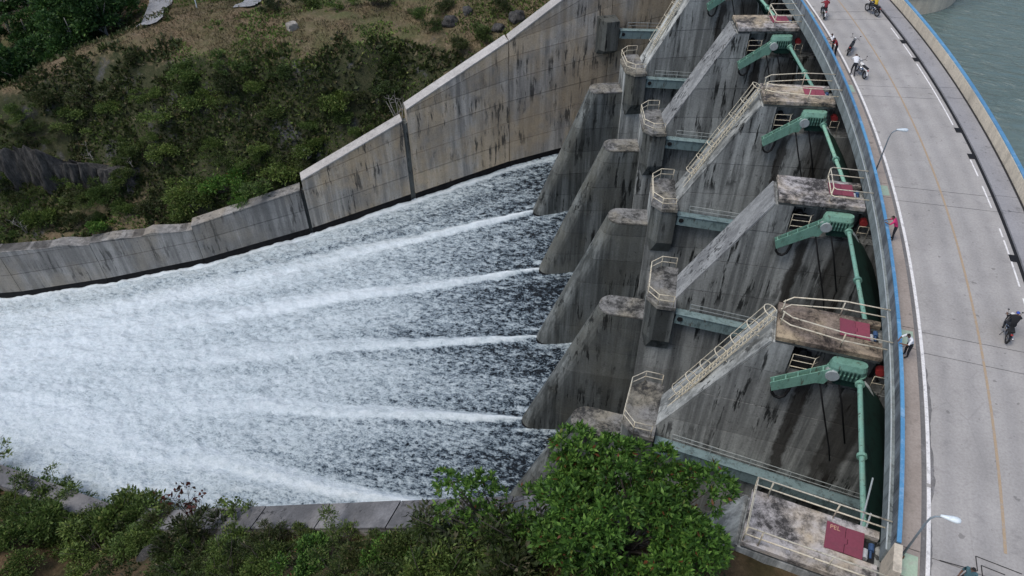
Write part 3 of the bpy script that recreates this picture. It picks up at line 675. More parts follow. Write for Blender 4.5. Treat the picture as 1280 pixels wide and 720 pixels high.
# hatch lettering on the end pier
def letters(par, txt, o, size, mat):
    cu = bpy.data.curves.new('lettering', 'FONT'); cu.body = txt; cu.size = size; cu.extrude = .003
    tmp = bpy.data.objects.new('tmp', cu); COL.objects.link(tmp); bpy.context.view_layer.update()
    me = bpy.data.meshes.new_from_object(tmp.evaluated_get(bpy.context.evaluated_depsgraph_get())); bpy.data.objects.remove(tmp)
    me.materials.clear(); me.materials.append(MAT[mat]); q = ob('lettering', me, par, o); return q
letters(ab, 'PEL', L(121.52, .66, -.53), .27, 'letter_yellow')
# block on the far wall that carries the last gate's trunnion
fb = [(113.4, -1.9), (111.9, -1.9), (111.3, -1.2), (111.3, .1), (113.4, .1)]
m = MB(); m.prism([PO(x, 7, y*.45 if y < 0 else y, -14.2) for x, y in fb], [PO(x, 7, y, -13.4) for x, y in fb]); m.prism([PO(x, 7, y, -13.4) for x, y in fb], [PO(x, 7, y, -9.9) for x, y in fb])
o = part('trunnion_block', m, 'tail_concrete'); tag(o, 'square dark concrete bracket jutting from the far side wall beside the last gate arm', 'bracket')
# ------------------------------------------------------------------ gates and hoists
def build_gate(k, label):
    """radial gate of the bay on the near side of pier k (local frame of pier k)"""
    g = empty('radial_gate', P(R0, k, Z0), th(k)); tag(g, label, 'gate', 'radial spillway gates between the piers')
    cx, cz, R = 113.95, -11.6, 12.9; bayw = 2*113*math.sin(DK/2)
    y0 = -1.30; wbay = lambda r: 2*r*math.sin(DK/2)
    def far_y(r): return -1.30
    def near_y(r): return -(wbay(r)-1.30)
    mb = MB(); n = 14; A = np.linspace(math.radians(-60), math.radians(46), n+1); i0 = len(mb.v)
    for rr in (R, R+.12):
        for a in A:
            r = cx+rr*math.cos(a); z = cz+rr*math.sin(a); mb.v += [L(r, far_y(r), z), L(r, near_y(r), z)]
    off = 2*(n+1)
    for i in range(n):
        for o_ in (0, off): mb.f.append([i0+o_+2*i, i0+o_+2*i+1, i0+o_+2*i+3, i0+o_+2*i+2])
    for i in range(n):
        for s in (0, 1): mb.f.append([i0+2*i+s, i0+2*i+2+s, i0+off+2*i+2+s, i0+off+2*i+s])
    mb.f.append([i0+2*n, i0+2*n+1, i0+off+2*n+1, i0+off+2*n]); mb.f.append([i0, i0+1, i0+off+1, i0+off])
    part('skin_plate', mb, 'dark_green', g, smooth=False)
    for a in np.radians([-45, -18, 8, 30]):
        r = cx+(R-.25)*math.cos(a); z = cz+(R-.25)*math.sin(a); mb = MB(); mb.bar(L(r, far_y(r), z), L(r, near_y(r), z), .5, .35, (math.cos(a), 0, math.sin(a))); part('girder', mb, 'dark_green', g)
    for t in np.linspace(.06, .94, 7):
        mb = MB(); pts = []
        for a in A[3:]: r = cx+(R-.12)*math.cos(a); pts.append(L(r, far_y(r)+(near_y(r)-far_y(r))*t, cz+(R-.12)*math.sin(a)))
        for p0, p1 in zip(pts[:-1], pts[1:]): mb.bar(p0, p1, .08, .24, (0, 1, 0))
        part('stiffener', mb, 'dark_green', g)
    for side in (0, 1):
        yy = (lambda r: -1.62) if side == 0 else (lambda r: -(wbay(r)-1.62))
        for a_end, nm in ((-.11, 'arm'),):
            mb = MB(); e = (cx+(R-.4)*math.cos(a_end), cz+(R-.4)*math.sin(a_end)); mb.bar(L(cx-.35, yy(cx), cz+.1), L(e[0], yy(e[0]), e[1]), .5, .95 if a_end > -.2 else .5, (0, 0, 1)); part(nm, mb, 'gate_steel', g)
            if a_end > -.2:
                mb2 = MB(); mb2.bar(L(cx-.38, yy(cx), cz+.6), L(e[0], yy(e[0]), e[1]+.5), .62, .05, (0, 0, 1)); part('flange', mb2, 'gate_steel', g)
                mb2 = MB(); s0, s1 = Vector(L(cx+.6, yy(cx)+.2, cz+.55)), Vector(L(e[0], yy(e[0])+.2, e[1]+.5))
                for z in (.35, .72): mb2.tube([s0+Vector((0, 0, z)), s1+Vector((0, 0, z))], .022, 5)
                for q in range(6): c = s0.lerp(s1, q/5); mb2.tube([c, c+Vector((0, 0, .72))], .022, 5)
                part('walkway_railing', mb2, 'grey_pipe', g)
        mb = MB(); s = -1 if side == 0 else 1; yc = yy(cx); mb.tube([L(cx, yc-.32, cz+.1), L(cx, yc+.32, cz+.1)], .2, 14); part('trunnion_pin', mb, 'black_iron', g)
    return g
def build_hoist(k, label):
    h = empty('gate_hoist', P(R0, k, Z0), th(k)); tag(h, label, 'hoist', 'green chain hoists under the pier platforms')
    yc = -1.42; mb = MB()
    pl = [(121.15+.4-.4*math.cos(a), yc+.38*math.sin(a)) for a in np.linspace(-math.pi/2, math.pi/2, 9)] + [(122.6+.38*math.cos(a), yc+.38*math.sin(a)) for a in np.linspace(math.pi/2, -math.pi/2, 9)]
    mb.prism([L(x, y, -2.15) for x, y in pl], [L(x, y, -1.45) for x, y in pl])
    sh = [((x-122)*.93+122, (y-yc)*.7+yc) for x, y in pl]; mb.prism([L(x, y, -1.45) for x, y in pl], [L(x, y, -1.18) for x, y in sh]); gb = part('gearbox', mb, 'green_paint', h)
    mb = MB(); fl = [((x-122)*1.05+122, (y-yc)*1.13+yc) for x, y in pl]; mb.prism([L(x, y, -1.86) for x, y in fl], [L(x, y, -1.76) for x, y in fl]); part('flange', mb, 'green_paint', gb)
    for i in range(6): mb = MB(); x = 121.6+i*.19; mb.box(L(x, yc-.45, -2.1), L(x+.09, yc-.375, -1.5)); part('rib', mb, 'dark_green', gb)
    mb = MB(); mb.box(L(121.6, yc-.28, -2.65), L(122.9, yc+.3, -2.15)); part('support', mb, 'dark_green', h)
    ap = [(118.72, -3.52), (118.93, -4.12), (120.83, -2.78), (121.19, -2.74), (121.55, -1.85), (121.26, -1.55)]
    mb = MB(); mb.rz([(x-R0, z-Z0) for x, z in ap], -1.80, -1.76); mb.rz([(x-R0, z-Z0) for x, z in ap], -1.46, -1.42)
    mb.bar(L(118.88, -1.61, -4.0), L(120.8, -1.61, -2.72), .3, .04, (0, 0, 1)); arm = part('chain_trough', mb, 'green_paint', h)
    for t in np.linspace(.06, .9, 5):
        x, z = 118.74+(121.2-118.74)*t, -3.55+(3.55-1.62)*t; mb = MB(); mb.box(L(x-.035, -1.76, z-.08), L(x+.035, -1.46, z-.01)); part('cross_bar', mb, 'green_paint', arm)
    mb = MB(); mb.tube([L(121.42, -1.9, -1.95), L(121.42, -1.35, -1.95)], .34, 14); part('sprocket', mb, 'grey_pipe', h)
    lp = [(118.93, -4.05), (119.0, -4.42), (119.2, -4.66), (119.44, -4.72), (119.66, -4.5), (119.75, -4.05), (119.8, -3.55)]
    mb = MB(); mb.tube([L(x, -1.62, z) for x, z in lp], .085, 6); part('chain', mb, 'black_rubber', h, smooth=True)
    for pts in ([(121.05, -2.85), (121.7, -4.7), (122.9, -8.0), (123.2, -9.0)], [(121.68, -2.0), (122.5, -4.2), (123.5, -7.2)]):
        mb = MB(); mb.tube([L(x, -1.62, z) for x, z in pts], .05, 6); part('chain', mb, 'black_rubber', h, smooth=True)
    cv = [(123.0, -2.2), (123.35, -2.55), (123.7, -3.1), (124.0, -3.9), (124.2, -5.2)]
    mb = MB(); mb.tube([L(x, -1.55, z) for x, z in cv], .07, 6); part('conduit', mb, 'grey_pipe', h, smooth=True)
    e = 2*122.7*math.sin(DK/2)-1.25
    mb = MB(); mb.tube([L(122.72, -1.7, -1.92), L(122.72-.0, -e, -1.92)], .125, 12); part('drive_shaft', mb, 'shaft_paint', h, smooth=False)
    for t in (.02, .5, .97): y = -1.8-(e-1.9)*t; mb = MB(); mb.tube([L(122.72, y, -1.92), L(122.72, y-.16, -1.92)], .235, 12); part('coupling', mb, 'green_paint', h)
    return h
wh = {2: 'nearest bay', 3: 'second bay from the leafy tree', 4: 'third bay from the leafy tree', 5: 'fourth bay from the leafy tree', 6: 'fifth bay from the leafy tree', 7: 'farthest bay'}
for k in range(2, 8):
    build_gate(k, 'radial gate with blue-grey arm and handrail in the %s' % wh[k])
    if k < 7: build_hoist(k, 'green gearbox with chain trough and shaft in the %s' % wh[k])
# lean pipes by the gate of the nearest bay
for i, (a, b) in enumerate([((122.95, 1.13, -2.0), (123.25, 1.36, -1.4)), ((123.05, 1.12, -1.6), (123.2, 1.2, -1.2))]):
    m = MB(); m.tube([P(*a[:2], a[2]), P(*b[:2], b[2])], .04, 6)
    tag(part('service_pipe', m, 'grey_pipe'), ('thin grey pipe leaning on the bridge fascia in the nearest bay', 'thin grey pipe leaning near the end pier railing in the nearest bay')[i], 'pipe', 'service pipes')
# ------------------------------------------------------------------ street lamps
for kk, r, lab in ((1.0, 124.02, 'grey street lamp with white head at the lower end of the bridge'), (3.11, 124.02, 'grey street lamp with white head halfway along the bridge')):
    q = empty('street_lamp', P(r, kk, .13), th(kk)); tag(q, lab, 'street lamp', 'street lamps on the bridge')
    m = MB(); m.tube([(0, 0, 0), (0, 0, .12)], .1, 10); part('base', m, 'rust', q)
    m = MB(); m.tube([(0, 0, .1), (0, 0, 2.6), (.03, 0, 2.9), (.13, 0, 3.1), (.32, 0, 3.2)], [.05, .04, .038, .035, .03], 8); part('pole', m, 'lamp_pole', q, smooth=True)
    m = MB(); n = 9
    prof = [(.24, .045, .04), (.32, .06, .05), (.45, .085, .07), (.62, .125, .09), (.76, .135, .095), (.86, .10, .07), (.90, .03, .02)]
    i0 = 0
    for x, wy, wz in prof:
        for a in range(10): t = 2*math.pi*a/10; m.v.append((x, wy*math.cos(t), 3.22+x*.06+wz*math.sin(t)))
    for j in range(len(prof)-1):
        for a in range(10): b = (a+1) % 10; m.f.append([j*10+a, j*10+b, j*10+10+b, j*10+10+a])
    m.f.append(list(range(10))); m.f.append(list(range((len(prof)-1)*10, len(prof)*10)))
    part('lamp_head', m, 'lamp_white', q, smooth=True)
# ------------------------------------------------------------------ people
DG = None
def body(joints, bones, mats, name):
    """one continuous skin surface; joints: name -> (pos, radius); bones: (a, b, material)"""
    names = list(joints); ix = {n: i for i, n in enumerate(names)}
    me = bpy.data.meshes.new('skel'); me.from_pydata([joints[n][0] for n in names], [(ix[a], ix[b]) for a, b, _ in bones], [])
    t = bpy.data.objects.new('skel', me); COL.objects.link(t); t.modifiers.new('s', 'SKIN'); sub = t.modifiers.new('u', 'SUBSURF'); sub.levels = 1; sub.render_levels = 1
    for i, n in enumerate(names):
        r = joints[n][1]; r = r if isinstance(r, tuple) else (r, r); sv_ = me.skin_vertices[0].data[i]; sv_.radius = r; sv_.use_root = (n == 'pelvis')
    bpy.context.view_layer.update(); out = bpy.data.meshes.new_from_object(t.evaluated_get(bpy.context.evaluated_depsgraph_get()))
    bpy.data.objects.remove(t); out.name = name
    # fingers, nose, ears joined on
    mb = MB()
    for s in ('l', 'r'):
        hd = Vector(joints['hand_'+s][0]); d = (hd-Vector(joints['wrist_'+s][0])).normalized(); sd = d.cross(Vector((0, 0, 1)))
        sd = sd.normalized() if sd.length > .1 else Vector((0, 1, 0)); pn = sd.cross(d)
        for i, (o_, ln) in enumerate(((-.03, .065), (-.01, .078), (.012, .074), (.032, .058))):
            a = hd+sd*o_; mb.tube([a, a+d*ln*.55-pn*.008, a+d*ln*.85-pn*.035], [.010, .009, .007], 5)
        sg = 1 if s == 'l' else -1
        a = hd-d*.05+sd*.03*sg; mb.tube([a, a+sd*.03*sg+d*.02, a+sd*.04*sg+d*.055], [.012, .010, .008], 5)
    hc = Vector(joints['head'][0]); ht = Vector(joints['crown'][0]); upv = (ht-hc).normalized(); f = Vector(joints['face'][0]).normalized(); sdv = f.cross(upv)
    mb.ball(hc+f*.105-upv*.005, (.018, .018, .026), 6, 4)
    for s in (1, -1): mb.ball(hc+sdv*.088*s, (.018, .018, .032), 6, 4); mb.ball(hc+f*.088+sdv*.034*s+upv*.03, .012, 6, 4)
    mb.ball(hc+f*.09-upv*.05, (.02, .02, .008), 6, 4)
    ex = mb.mesh('x', 'skin', True); nbody = len(out.polygons)
    bm = bmesh.new(); bm.from_mesh(out); bm.from_mesh(ex); bm.to_mesh(out); bm.free(); bpy.data.meshes.remove(ex)
    out.materials.clear(); mm = list(dict.fromkeys(mats.values()))
    for x in mm: out.materials.append(MAT[x])
    segs = [(Vector(joints[a][0]), Vector(joints[b][0]), m_) for a, b, m_ in bones]
    for i, p_ in enumerate(out.polygons):
        p_.use_smooth = True
        if i >= nbody: p_.material_index = mm.index(mats['skin']); continue
        c = p_.center; best = 1e9; bmn = None
        for a, b, m_ in segs:
            ab_ = b-a; tt = max(0, min(1, (c-a).dot(ab_)/max(ab_.length_squared, 1e-9))); dd = (c-(a+ab_*tt)).length
            if dd < best: best = dd; bmn = m_
        if bmn == 'head': bmn = 'hair' if ((c-hc).dot(upv) > .045 or (c-hc).dot(f) < -.015) else 'skin'
        p_.material_index = mm.index(mats[bmn])
    return out
BON = [('pelvis', 'waist', 'top'), ('waist', 'chest', 'top'), ('chest', 'neck', 'top'), ('neck', 'head', 'skin'), ('head', 'crown', 'head')]
for s in 'lr':
    BON += [('chest', 'sh_'+s, 'top'), ('sh_'+s, 'el_'+s, 'top'), ('el_'+s, 'wrist_'+s, 'skin'), ('wrist_'+s, 'hand_'+s, 'skin'), ('pelvis', 'hip_'+s, 'low'), ('hip_'+s, 'kn_'+s, 'low'), ('kn_'+s, 'an_'+s, 'low'), ('an_'+s, 'toe_'+s, 'shoe')]
RAD = dict(pelvis=(.15, .12), waist=(.14, .105), chest=(.17, .12), neck=.055, head=(.085, .10), crown=.075, sh=.068, el=.045, wrist=.032, hand=(.04, .022), hip=.092, kn=.062, an=.042, toe=.038)
def person(pos, rz, pose, cols, label, name='person', scale=1.):
    if pose == 'stand':
        J = dict(pelvis=(0, 0, .92), waist=(.0, 0, 1.08), chest=(.0, 0, 1.32), neck=(.01, 0, 1.47), head=(.04, 0, 1.57), crown=(.04, 0, 1.66))
        A = dict(sh=(0, .18, 1.40), el=(-.02, .23, 1.12), wrist=(.06, .23, .88), hand=(.09, .22, .80), hip=(0, .09, .88), kn=(.02, .10, .49), an=(-.02, .11, .08), toe=(.14, .12, .035))
    elif pose == 'lean':
        J = dict(pelvis=(-.10, 0, .91), waist=(-.04, 0, 1.06), chest=(.10, 0, 1.26), neck=(.18, 0, 1.39), head=(.24, 0, 1.47), crown=(.25, 0, 1.56))
        A = dict(sh=(.11, .18, 1.32), el=(.28, .27, 1.12), wrist=(.46, .16, 1.10), hand=(.53, .10, 1.10), hip=(-.10, .09, .87), kn=(-.10, .10, .48), an=(-.16, .11, .08), toe=(0, .12, .035))
    elif pose == 'ride':
        J = dict(pelvis=(-.22, 0, .84), waist=(-.19, 0, 1.0), chest=(-.08, 0, 1.22), neck=(-.03, 0, 1.36), head=(.02, 0, 1.46), crown=(.02, 0, 1.55))
        A = dict(sh=(-.06, .18, 1.29), el=(.12, .30, 1.08), wrist=(.33, .30, 1.02), hand=(.40, .29, 1.02), hip=(-.2, .10, .80), kn=(.22, .22, .66), an=(.05, .20, .30), toe=(.20, .21, .25))
    else:   # push: bent over the handlebar beside the machine
        J = dict(pelvis=(-.16, 0, .90), waist=(-.06, 0, 1.03), chest=(.16, 0, 1.18), neck=(.28, 0, 1.27), head=(.36, 0, 1.33), crown=(.40, 0, 1.41))
        A = dict(sh=(.17, .18, 1.22), el=(.34, .25, 1.00), wrist=(.50, .22, .96), hand=(.57, .20, .95), hip=(-.16, .09, .87), kn=(-.04, .10, .47), an=(-.22, .11, .08), toe=(-.07, .12, .035))
    j = {n: (v, RAD[n]) for n, v in J.items()}
    for n, v in A.items():
        for s, sg in (('l', 1), ('r', -1)):
            dx = 0
            if n in ('kn', 'an', 'toe') and pose in ('stand', 'push'): dx = .10*sg*(1 if n != 'kn' else .6)
            j[n+'_'+s] = ((v[0]+dx, v[1]*sg, v[2]), RAD[n])
    j['face'] = ((1, 0, -.15 if pose != 'push' else -.5), .01); jj = dict(j)
    face = jj.pop('face')
    jx = dict(jj); mats = dict(top=cols[0], low=cols[1], skin='skin', hair=cols[2] if len(cols) > 2 else 'hair', shoe='shoe')
    class JD(dict): pass
    full_ = JD(jx); full_['face'] = face
    # skeleton mesh must not contain the face direction
    def bd():
        names = [n for n in full_ if n != 'face']; o_ = {n: full_[n] for n in names}; o_['face'] = face
        return o_
    o_ = bd(); fpos = o_['face']
    me = body_noface(o_, mats)
    o = ob(name, me, None, pos); o.rotation_euler = (0, 0, rz); o.scale = (scale,)*3; tag(o, label, 'person'); return o
def body_noface(j, mats):
    # the direction of the face rides along as an isolated joint far inside the head
    jf = dict(j); d = Vector(jf['face'][0]); 
    class _D(dict):
        def __iter__(s): return iter([n for n in dict.keys(s) if n != 'face'])
    D_ = _D(jf); return body(D_, BON, mats, 'person')
DECK = .13
def tang(k): return th(k)+math.pi/2
person(PO(124.04, 1.87, 0, DECK), th(1.87)+math.pi+.5, 'lean', ('shirt_white', 'trousers_dark'), 'person in white T-shirt and dark trousers leaning on the blue parapet near the rusty platform', scale=1.04)
person(PO(124.06, 2.60, 0, DECK), th(2.6)+math.pi-.2, 'lean', ('shirt_magenta', 'trousers_dark'), 'person in magenta and red top leaning on the blue parapet halfway along the bridge')
person(PO(124.25, 4.45, 0, DECK), th(4.4)+math.pi, 'lean', ('shirt_white', 'trousers_dark'), 'person in white top standing at the blue parapet, left of the two together', scale=.9)
person(PO(124.25, 4.385, 0, DECK), th(4.4)+math.pi, 'lean', ('shirt_maroon', 'trousers_dark'), 'person in dark red top standing at the blue parapet, right of the two together', scale=.93)
person(PO(125.05, 4.17, 0, 0.012), tang(4.17)-.1, 'push', ('shirt_white', 'trousers_dark'), 'person in white T-shirt bending beside the parked motor scooter', scale=1.02)
person(PO(126.02, .965, 0, 0.012), tang(1)+2.6, 'stand', ('shirt_teal', 'trousers_dark'), 'person with dark hair at the bottom edge of the road, only the head in view')
# ------------------------------------------------------------------ motorcycles
def motorcycle(pos, rz, body_mat, label, lean=.0, scale=1.):
    b = empty('motorcycle', pos, rz); b.rotation_euler = (lean, 0, rz); b.scale = (scale,)*3; tag(b, label, 'motorcycle', 'motorcycles on the bridge road')
    for x in (.62, -.60):
        wv = ob('wheel', None, b); wv.location = (x, 0, .29)
        mb = MB(); n = 20; ring = [(math.cos(2*math.pi*i/n)*.245, 0, math.sin(2*math.pi*i/n)*.245) for i in range(n+1)]; mb.tube(ring, .048, 7, False); part('tyre', mb, 'black_rubber', wv, smooth=True)
        mb = MB(); mb.tube([(math.cos(2*math.pi*i/n)*.195, 0, math.sin(2*math.pi*i/n)*.195) for i in range(n+1)], .016, 5, False); mb.tube([(0, -.06, 0), (0, .06, 0)], .045, 8)
        for i in range(8): t = math.pi*2*i/8; mb.tube([(0, 0, 0), (math.cos(t)*.2, 0, math.sin(t)*.2)], .007, 4)
        part('rim', mb, 'chrome', wv)
    mb = MB()
    for s in (.085, -.085): mb.tube([(.62, s, .29), (.46, s, .72), (.40, s, .92)], .022, 6)
    part('fork', mb, 'chrome', b)
    mb = MB()
    for pts in ([(.42, 0, .80), (.15, 0, .52), (-.15, 0, .40)], [(.42, 0, .84), (.1, 0, .70), (-.35, 0, .66), (-.75, 0, .74)], [(-.15, 0, .4), (-.35, 0, .64)]): mb.tube(pts, .03, 6)
    for s in (.1, -.1): mb.tube([(-.15, s, .38), (-.60, s, .29)], .022, 5); mb.tube([(-.6, s, .3), (-.5, s, .66)], .028, 6)
    part('frame', mb, 'black_iron', b)
    mb = MB(); mb.box((-.14, -.13, .24), (.2, .13, .5)); mb.tube([(.05, 0, .42), (.24, 0, .56)], .09, 8); part('engine', mb, 'chrome', b, bevel=.03)
    mb = MB(); mb.ball((.16, 0, .74), (.24, .13, .12), 12, 8); mb.ball((.38, 0, .66), (.12, .11, .2), 10, 6); part('tank', mb, body_mat, b, smooth=True)
    mb = MB(); mb.ball((-.50, 0, .66), (.30, .11, .10), 10, 6); part('tail_cowl', mb, body_mat, b, smooth=True)
    mb = MB(); mb.prism([(.02, -.11, .74), (-.72, -.12, .77), (-.72, .12, .77), (.02, .11, .74)], [(0, -.09, .80), (-.70, -.10, .86), (-.70, .10, .86), (0, .09, .80)]); part('seat', mb, 'black_rubber', b, bevel=.02)
    mb = MB(); mb.tube([(.30, .36, .98), (.36, .22, 1.02), (.40, .06, .96), (.40, -.06, .96), (.36, -.22, 1.02), (.30, -.36, .98)], .017, 6)
    for s in (1, -1): mb.tube([(.37, .24*s, 1.02), (.40, .30*s, 1.2)], .008, 4); mb.ball((.40, .31*s, 1.24), (.015, .05, .04), 8, 5)
    part('handlebar', mb, 'black_iron', b)
    mb = MB(); mb.ball((.52, 0, .90), (.09, .10, .10), 10, 6); part('headlight', mb, 'white_gloss', b, smooth=True)
    mb = MB(); mb.ball((-.82, 0, .72), (.05, .07, .045), 8, 5); part('tail_light', mb, 'red_gloss', b, smooth=True)
    for x, a0, a1, nm in ((.62, .3, 2.5, 'mudguard'), (-.6, .6, 2.9, 'mudguard')):
        mb = MB(); pts = [(x+.315*math.cos(a), 0, .29+.315*math.sin(a)) for a in np.linspace(a0, a1, 9)]
        for p0, p1 in zip(pts[:-1], pts[1:]): mb.bar(p0, p1, .11, .012, (0, 0, 1) if abs(p1[0]-p0[0]) > .03 else (1, 0, 0))
        part(nm, mb, body_mat, b)
    mb = MB(); mb.tube([(.2, -.14, .36), (.05, -.17, .24), (-.25, -.17, .27), (-.75, -.18, .38)], [.025, .025, .04, .05], 8); part('exhaust', mb, 'chrome', b, smooth=True)
    mb = MB(); mb.tube([(-.1, .14, .27), (-.18, .26, .02)], .014, 5); part('kick_stand', mb, 'black_iron', b)
    return b
def rider(pos, rz, cols, label): return person(pos, rz, 'ride', cols, label)
bk = PO(129.0, 2.12, 0, .012); motorcycle(bk, tang(2.12)-.12, 'black_gloss', 'black motorcycle ridden on the right lane in the middle of the picture'); rider(bk, tang(2.12)-.12, ('shirt_black', 'trousers_dark', 'cap_blue'), 'rider in black with blue cap on the motorcycle in the right lane')
bk = PO(125.25, 4.20, -.1, .012); bk2 = PO(125.62, 4.17, 0, .012); motorcycle(bk2, tang(4.17)+.2, 'white_gloss', 'parked white and black scooter beside the person in white T-shirt', .06)
motorcycle(PO(125.75, 4.46, 0, .012), tang(4.46)-.5, 'black_gloss', 'parked all-black motorcycle in front of the white scooter', .1)
bk = PO(125.4, 4.97, 0, .012); motorcycle(bk, tang(4.97)-.15, 'white_gloss', 'motorcycle by the left white line at the top edge of the picture'); rider(bk, tang(4.97)-.15, ('shirt_maroon', 'trousers_dark'), 'rider in dark red shirt at the top edge of the picture')
bk = PO(129.65, 5.01, 0, .012); motorcycle(bk, tang(5.0)+.35, 'black_gloss', 'black motorcycle in the right lane at the top edge of the picture'); rider(bk, tang(5.)+.35, ('shirt_yellow', 'trousers_dark'), 'rider in yellow shirt at the top edge of the picture')
# ------------------------------------------------------------------ reservoir approach wall
def approach():
    par = empty('approach_wall', (9, 97, -9)); tag(par, 'pale rounded concrete approach wall in the reservoir at the top edge', 'wall')
    c = Vector((5.6, 95.2, 0)); n = 26
    for z0, z1, e in ((-10, -5.2, .0), (-5.16, -2.2, .12), (-2.16, .6, .2)):
        mb = MB(); ring = lambda z, o: [(c.x+(9.5-o)*math.cos(t), c.y+(9.0-o)*math.sin(t), z) for t in np.linspace(-math.pi*.75, math.pi*.45, n)]+[(c.x-14, c.y+12, z), (c.x-14, c.y-4, z)]
        mb.prism(ring(z0, e), ring(z1, e+.25)); part('concrete_lift', mb, 'parapet_inner', par)
    fix_parent(par)
approach()
# ------------------------------------------------------------------ vegetation
def leaves(C_, D_, size, aspect=.5, fold=.18, jitter=.35):
    """diamond leaves at C_ pointing along D_, two triangles folded along the midrib as one quad strip"""
    n = len(C_); D_ = D_/np.maximum(np.linalg.norm(D_, axis=1, keepdims=True), 1e-6); sz = size*(1+rng.uniform(-jitter, jitter, (n, 1)))
    rnd = rng.normal(size=(n, 3)); X = np.cross(D_, rnd); X /= np.maximum(np.linalg.norm(X, axis=1, keepdims=True), 1e-6); Nn = np.cross(X, D_)
    a = C_; b = C_+D_*sz*.5+X*sz*aspect*.5+Nn*sz*fold; c = C_+D_*sz; d = C_+D_*sz*.5-X*sz*aspect*.5+Nn*sz*fold
    V = np.stack([a, b, c, d], 1).reshape(-1, 3); F = np.arange(4*n).reshape(-1, 4); return V, F
def sph(n):
    v = rng.normal(size=(n, 3)); return v/np.linalg.norm(v, axis=1, keepdims=True)
def crown_mesh(name, lobes, n, size, mat, aspect=.5, inner=.45, droop=.0):
    """leaf clumps through the volume of uneven lobes"""
    lobes = np.array(lobes, float); wts = lobes[:, 3]**2; ci = rng.choice(len(lobes), n, p=wts/wts.sum())
    dirs = sph(n); dirs[:, 2] = np.where(dirs[:, 2] < -.35, -dirs[:, 2], dirs[:, 2])
    rad = lobes[ci, 3]*(inner+(1-inner)*rng.random(n)**.6)*(1+.25*rng.normal(size=n)*.6)
    Cc = lobes[ci, :3]+dirs*rad[:, None]*np.array([1, 1, .8])
    out = dirs+sph(n)*.9+np.array([0, 0, .25-droop]); V, F = leaves(Cc, out, size, aspect); return mesh_np(name, V, F, mat)
def stems(base, tips, r, mat, name, n=5, wob=.15):
    mb = MB()
    for t in tips:
        b, t = Vector(base), Vector(t); pts = []
        for i in range(5):
            f_ = i/4; p_ = b.lerp(t, f_); 
            if 0 < i < 4: p_ += Vector((random.uniform(-wob, wob), random.uniform(-wob, wob), random.uniform(0, wob)))
            pts.append(p_)
        mb.tube(pts, [r*(1-.75*i/4) for i in range(5)], n)
    return mb.mesh(name, mat, True)
def bush_variant(seed, mat, n=1500, leaf=.16, twiggy=.0, tall=.75):
    n = int(n*2.0); leaf *= .68
    random.seed(seed); lb = []
    for i in range(random.randint(7, 11)):
        a = random.uniform(0, 6.28); d = random.random()**.6*.85; lb.append((math.cos(a)*d, math.sin(a)*d, random.uniform(.15, tall)*(1.1-d*.5), random.uniform(.26, .46)))
    fm = crown_mesh('foliage', lb, n, leaf, mat, .45, .35)
    sm = stems((0, 0, -.25), [(x*1.1, y*1.1, z+.25) for x, y, z, r in lb], .03, 'dark_twig', 'branches', 4, .08)
    return fm, sm
BV = {0: [bush_variant(11, 'leaf_mid'), bush_variant(12, 'leaf_mid', 1200, .19), bush_variant(13, 'leaf_mid', 1600, .14)],
      1: [bush_variant(21, 'leaf_dark'), bush_variant(22, 'leaf_dark', 1000, .2), bush_variant(23, 'scrub_leaf', 1100, .15)],
      2: [bush_variant(31, 'leaf_bright', 1500, .17), bush_variant(32, 'leaf_bright', 1300, .15), bush_variant(33, 'leaf_mid', 1500, .15)]}
def wild_variant(seed, mat, n, leaf):
    random.seed(seed); lb = []
    for i in range(random.randint(12, 17)):
        a = random.uniform(0, 6.28); d = random.random()**.7*1.35; lb.append((math.cos(a)*d, math.sin(a)*d*.8, random.uniform(.0, .85)*random.random()+.08, random.uniform(.14, .42)))
    return crown_mesh('foliage', lb, n, leaf, mat, .3, .2), stems((0, 0, -.25), [(x*1.15, y*1.15, z+.45) for x, y, z, r in lb], .022, 'dark_twig', 'branches', 4, .1)
BV[0] += [wild_variant(51, 'leaf_mid', 2600, .12), wild_variant(52, 'leaf_mid', 2000, .15)]; BV[1] += [wild_variant(53, 'leaf_dark', 2600, .12), wild_variant(54, 'scrub_leaf', 2400, .13)]; BV[2] += [wild_variant(55, 'leaf_bright', 2600, .12), wild_variant(56, 'leaf_mid', 2200, .14)]
random.seed(3)
def bz1(x, y): return float(bank_z(np.array([x]), np.array([y]))[0])
def hz1(x, y): return float(hill_z(np.array([x]), np.array([y]))[0])
ORD = ['leftmost', 'second', 'third', 'fourth', 'fifth', 'sixth', 'seventh', 'eighth', 'ninth', 'tenth', 'eleventh', 'twelfth', 'thirteenth', 'fourteenth', 'fifteenth', 'sixteenth', 'seventeenth', 'eighteenth', 'nineteenth', 'twentieth']
ORD += ['twenty-'+x for x in ('first', 'second', 'third', 'fourth', 'fifth', 'sixth', 'seventh', 'eighth', 'ninth')] + ['thirtieth'] + ['thirty-'+x for x in ('first', 'second', 'third', 'fourth', 'fifth', 'sixth', 'seventh', 'eighth', 'ninth')] + ['fortieth'] + ['forty-'+x for x in ('first', 'second', 'third', 'fourth', 'fifth')]
def order_left(objs):
    inv = cam.matrix_world.inverted(); by = {}
    for o in objs: by.setdefault(o['label'], []).append(o)
    for lab, os_ in by.items():
        os_.sort(key=lambda o: (lambda q: -q.x/q.z if q.z > 0 else q.x/-q.z)(inv @ o.location))
        if len(os_) > 1:
            for i, o in enumerate(os_): o['label'] = lab + (', leftmost of them' if i == 0 else ', rightmost of them' if i == len(os_)-1 else ', %s from left' % ORD[i])
SHRUBS = []
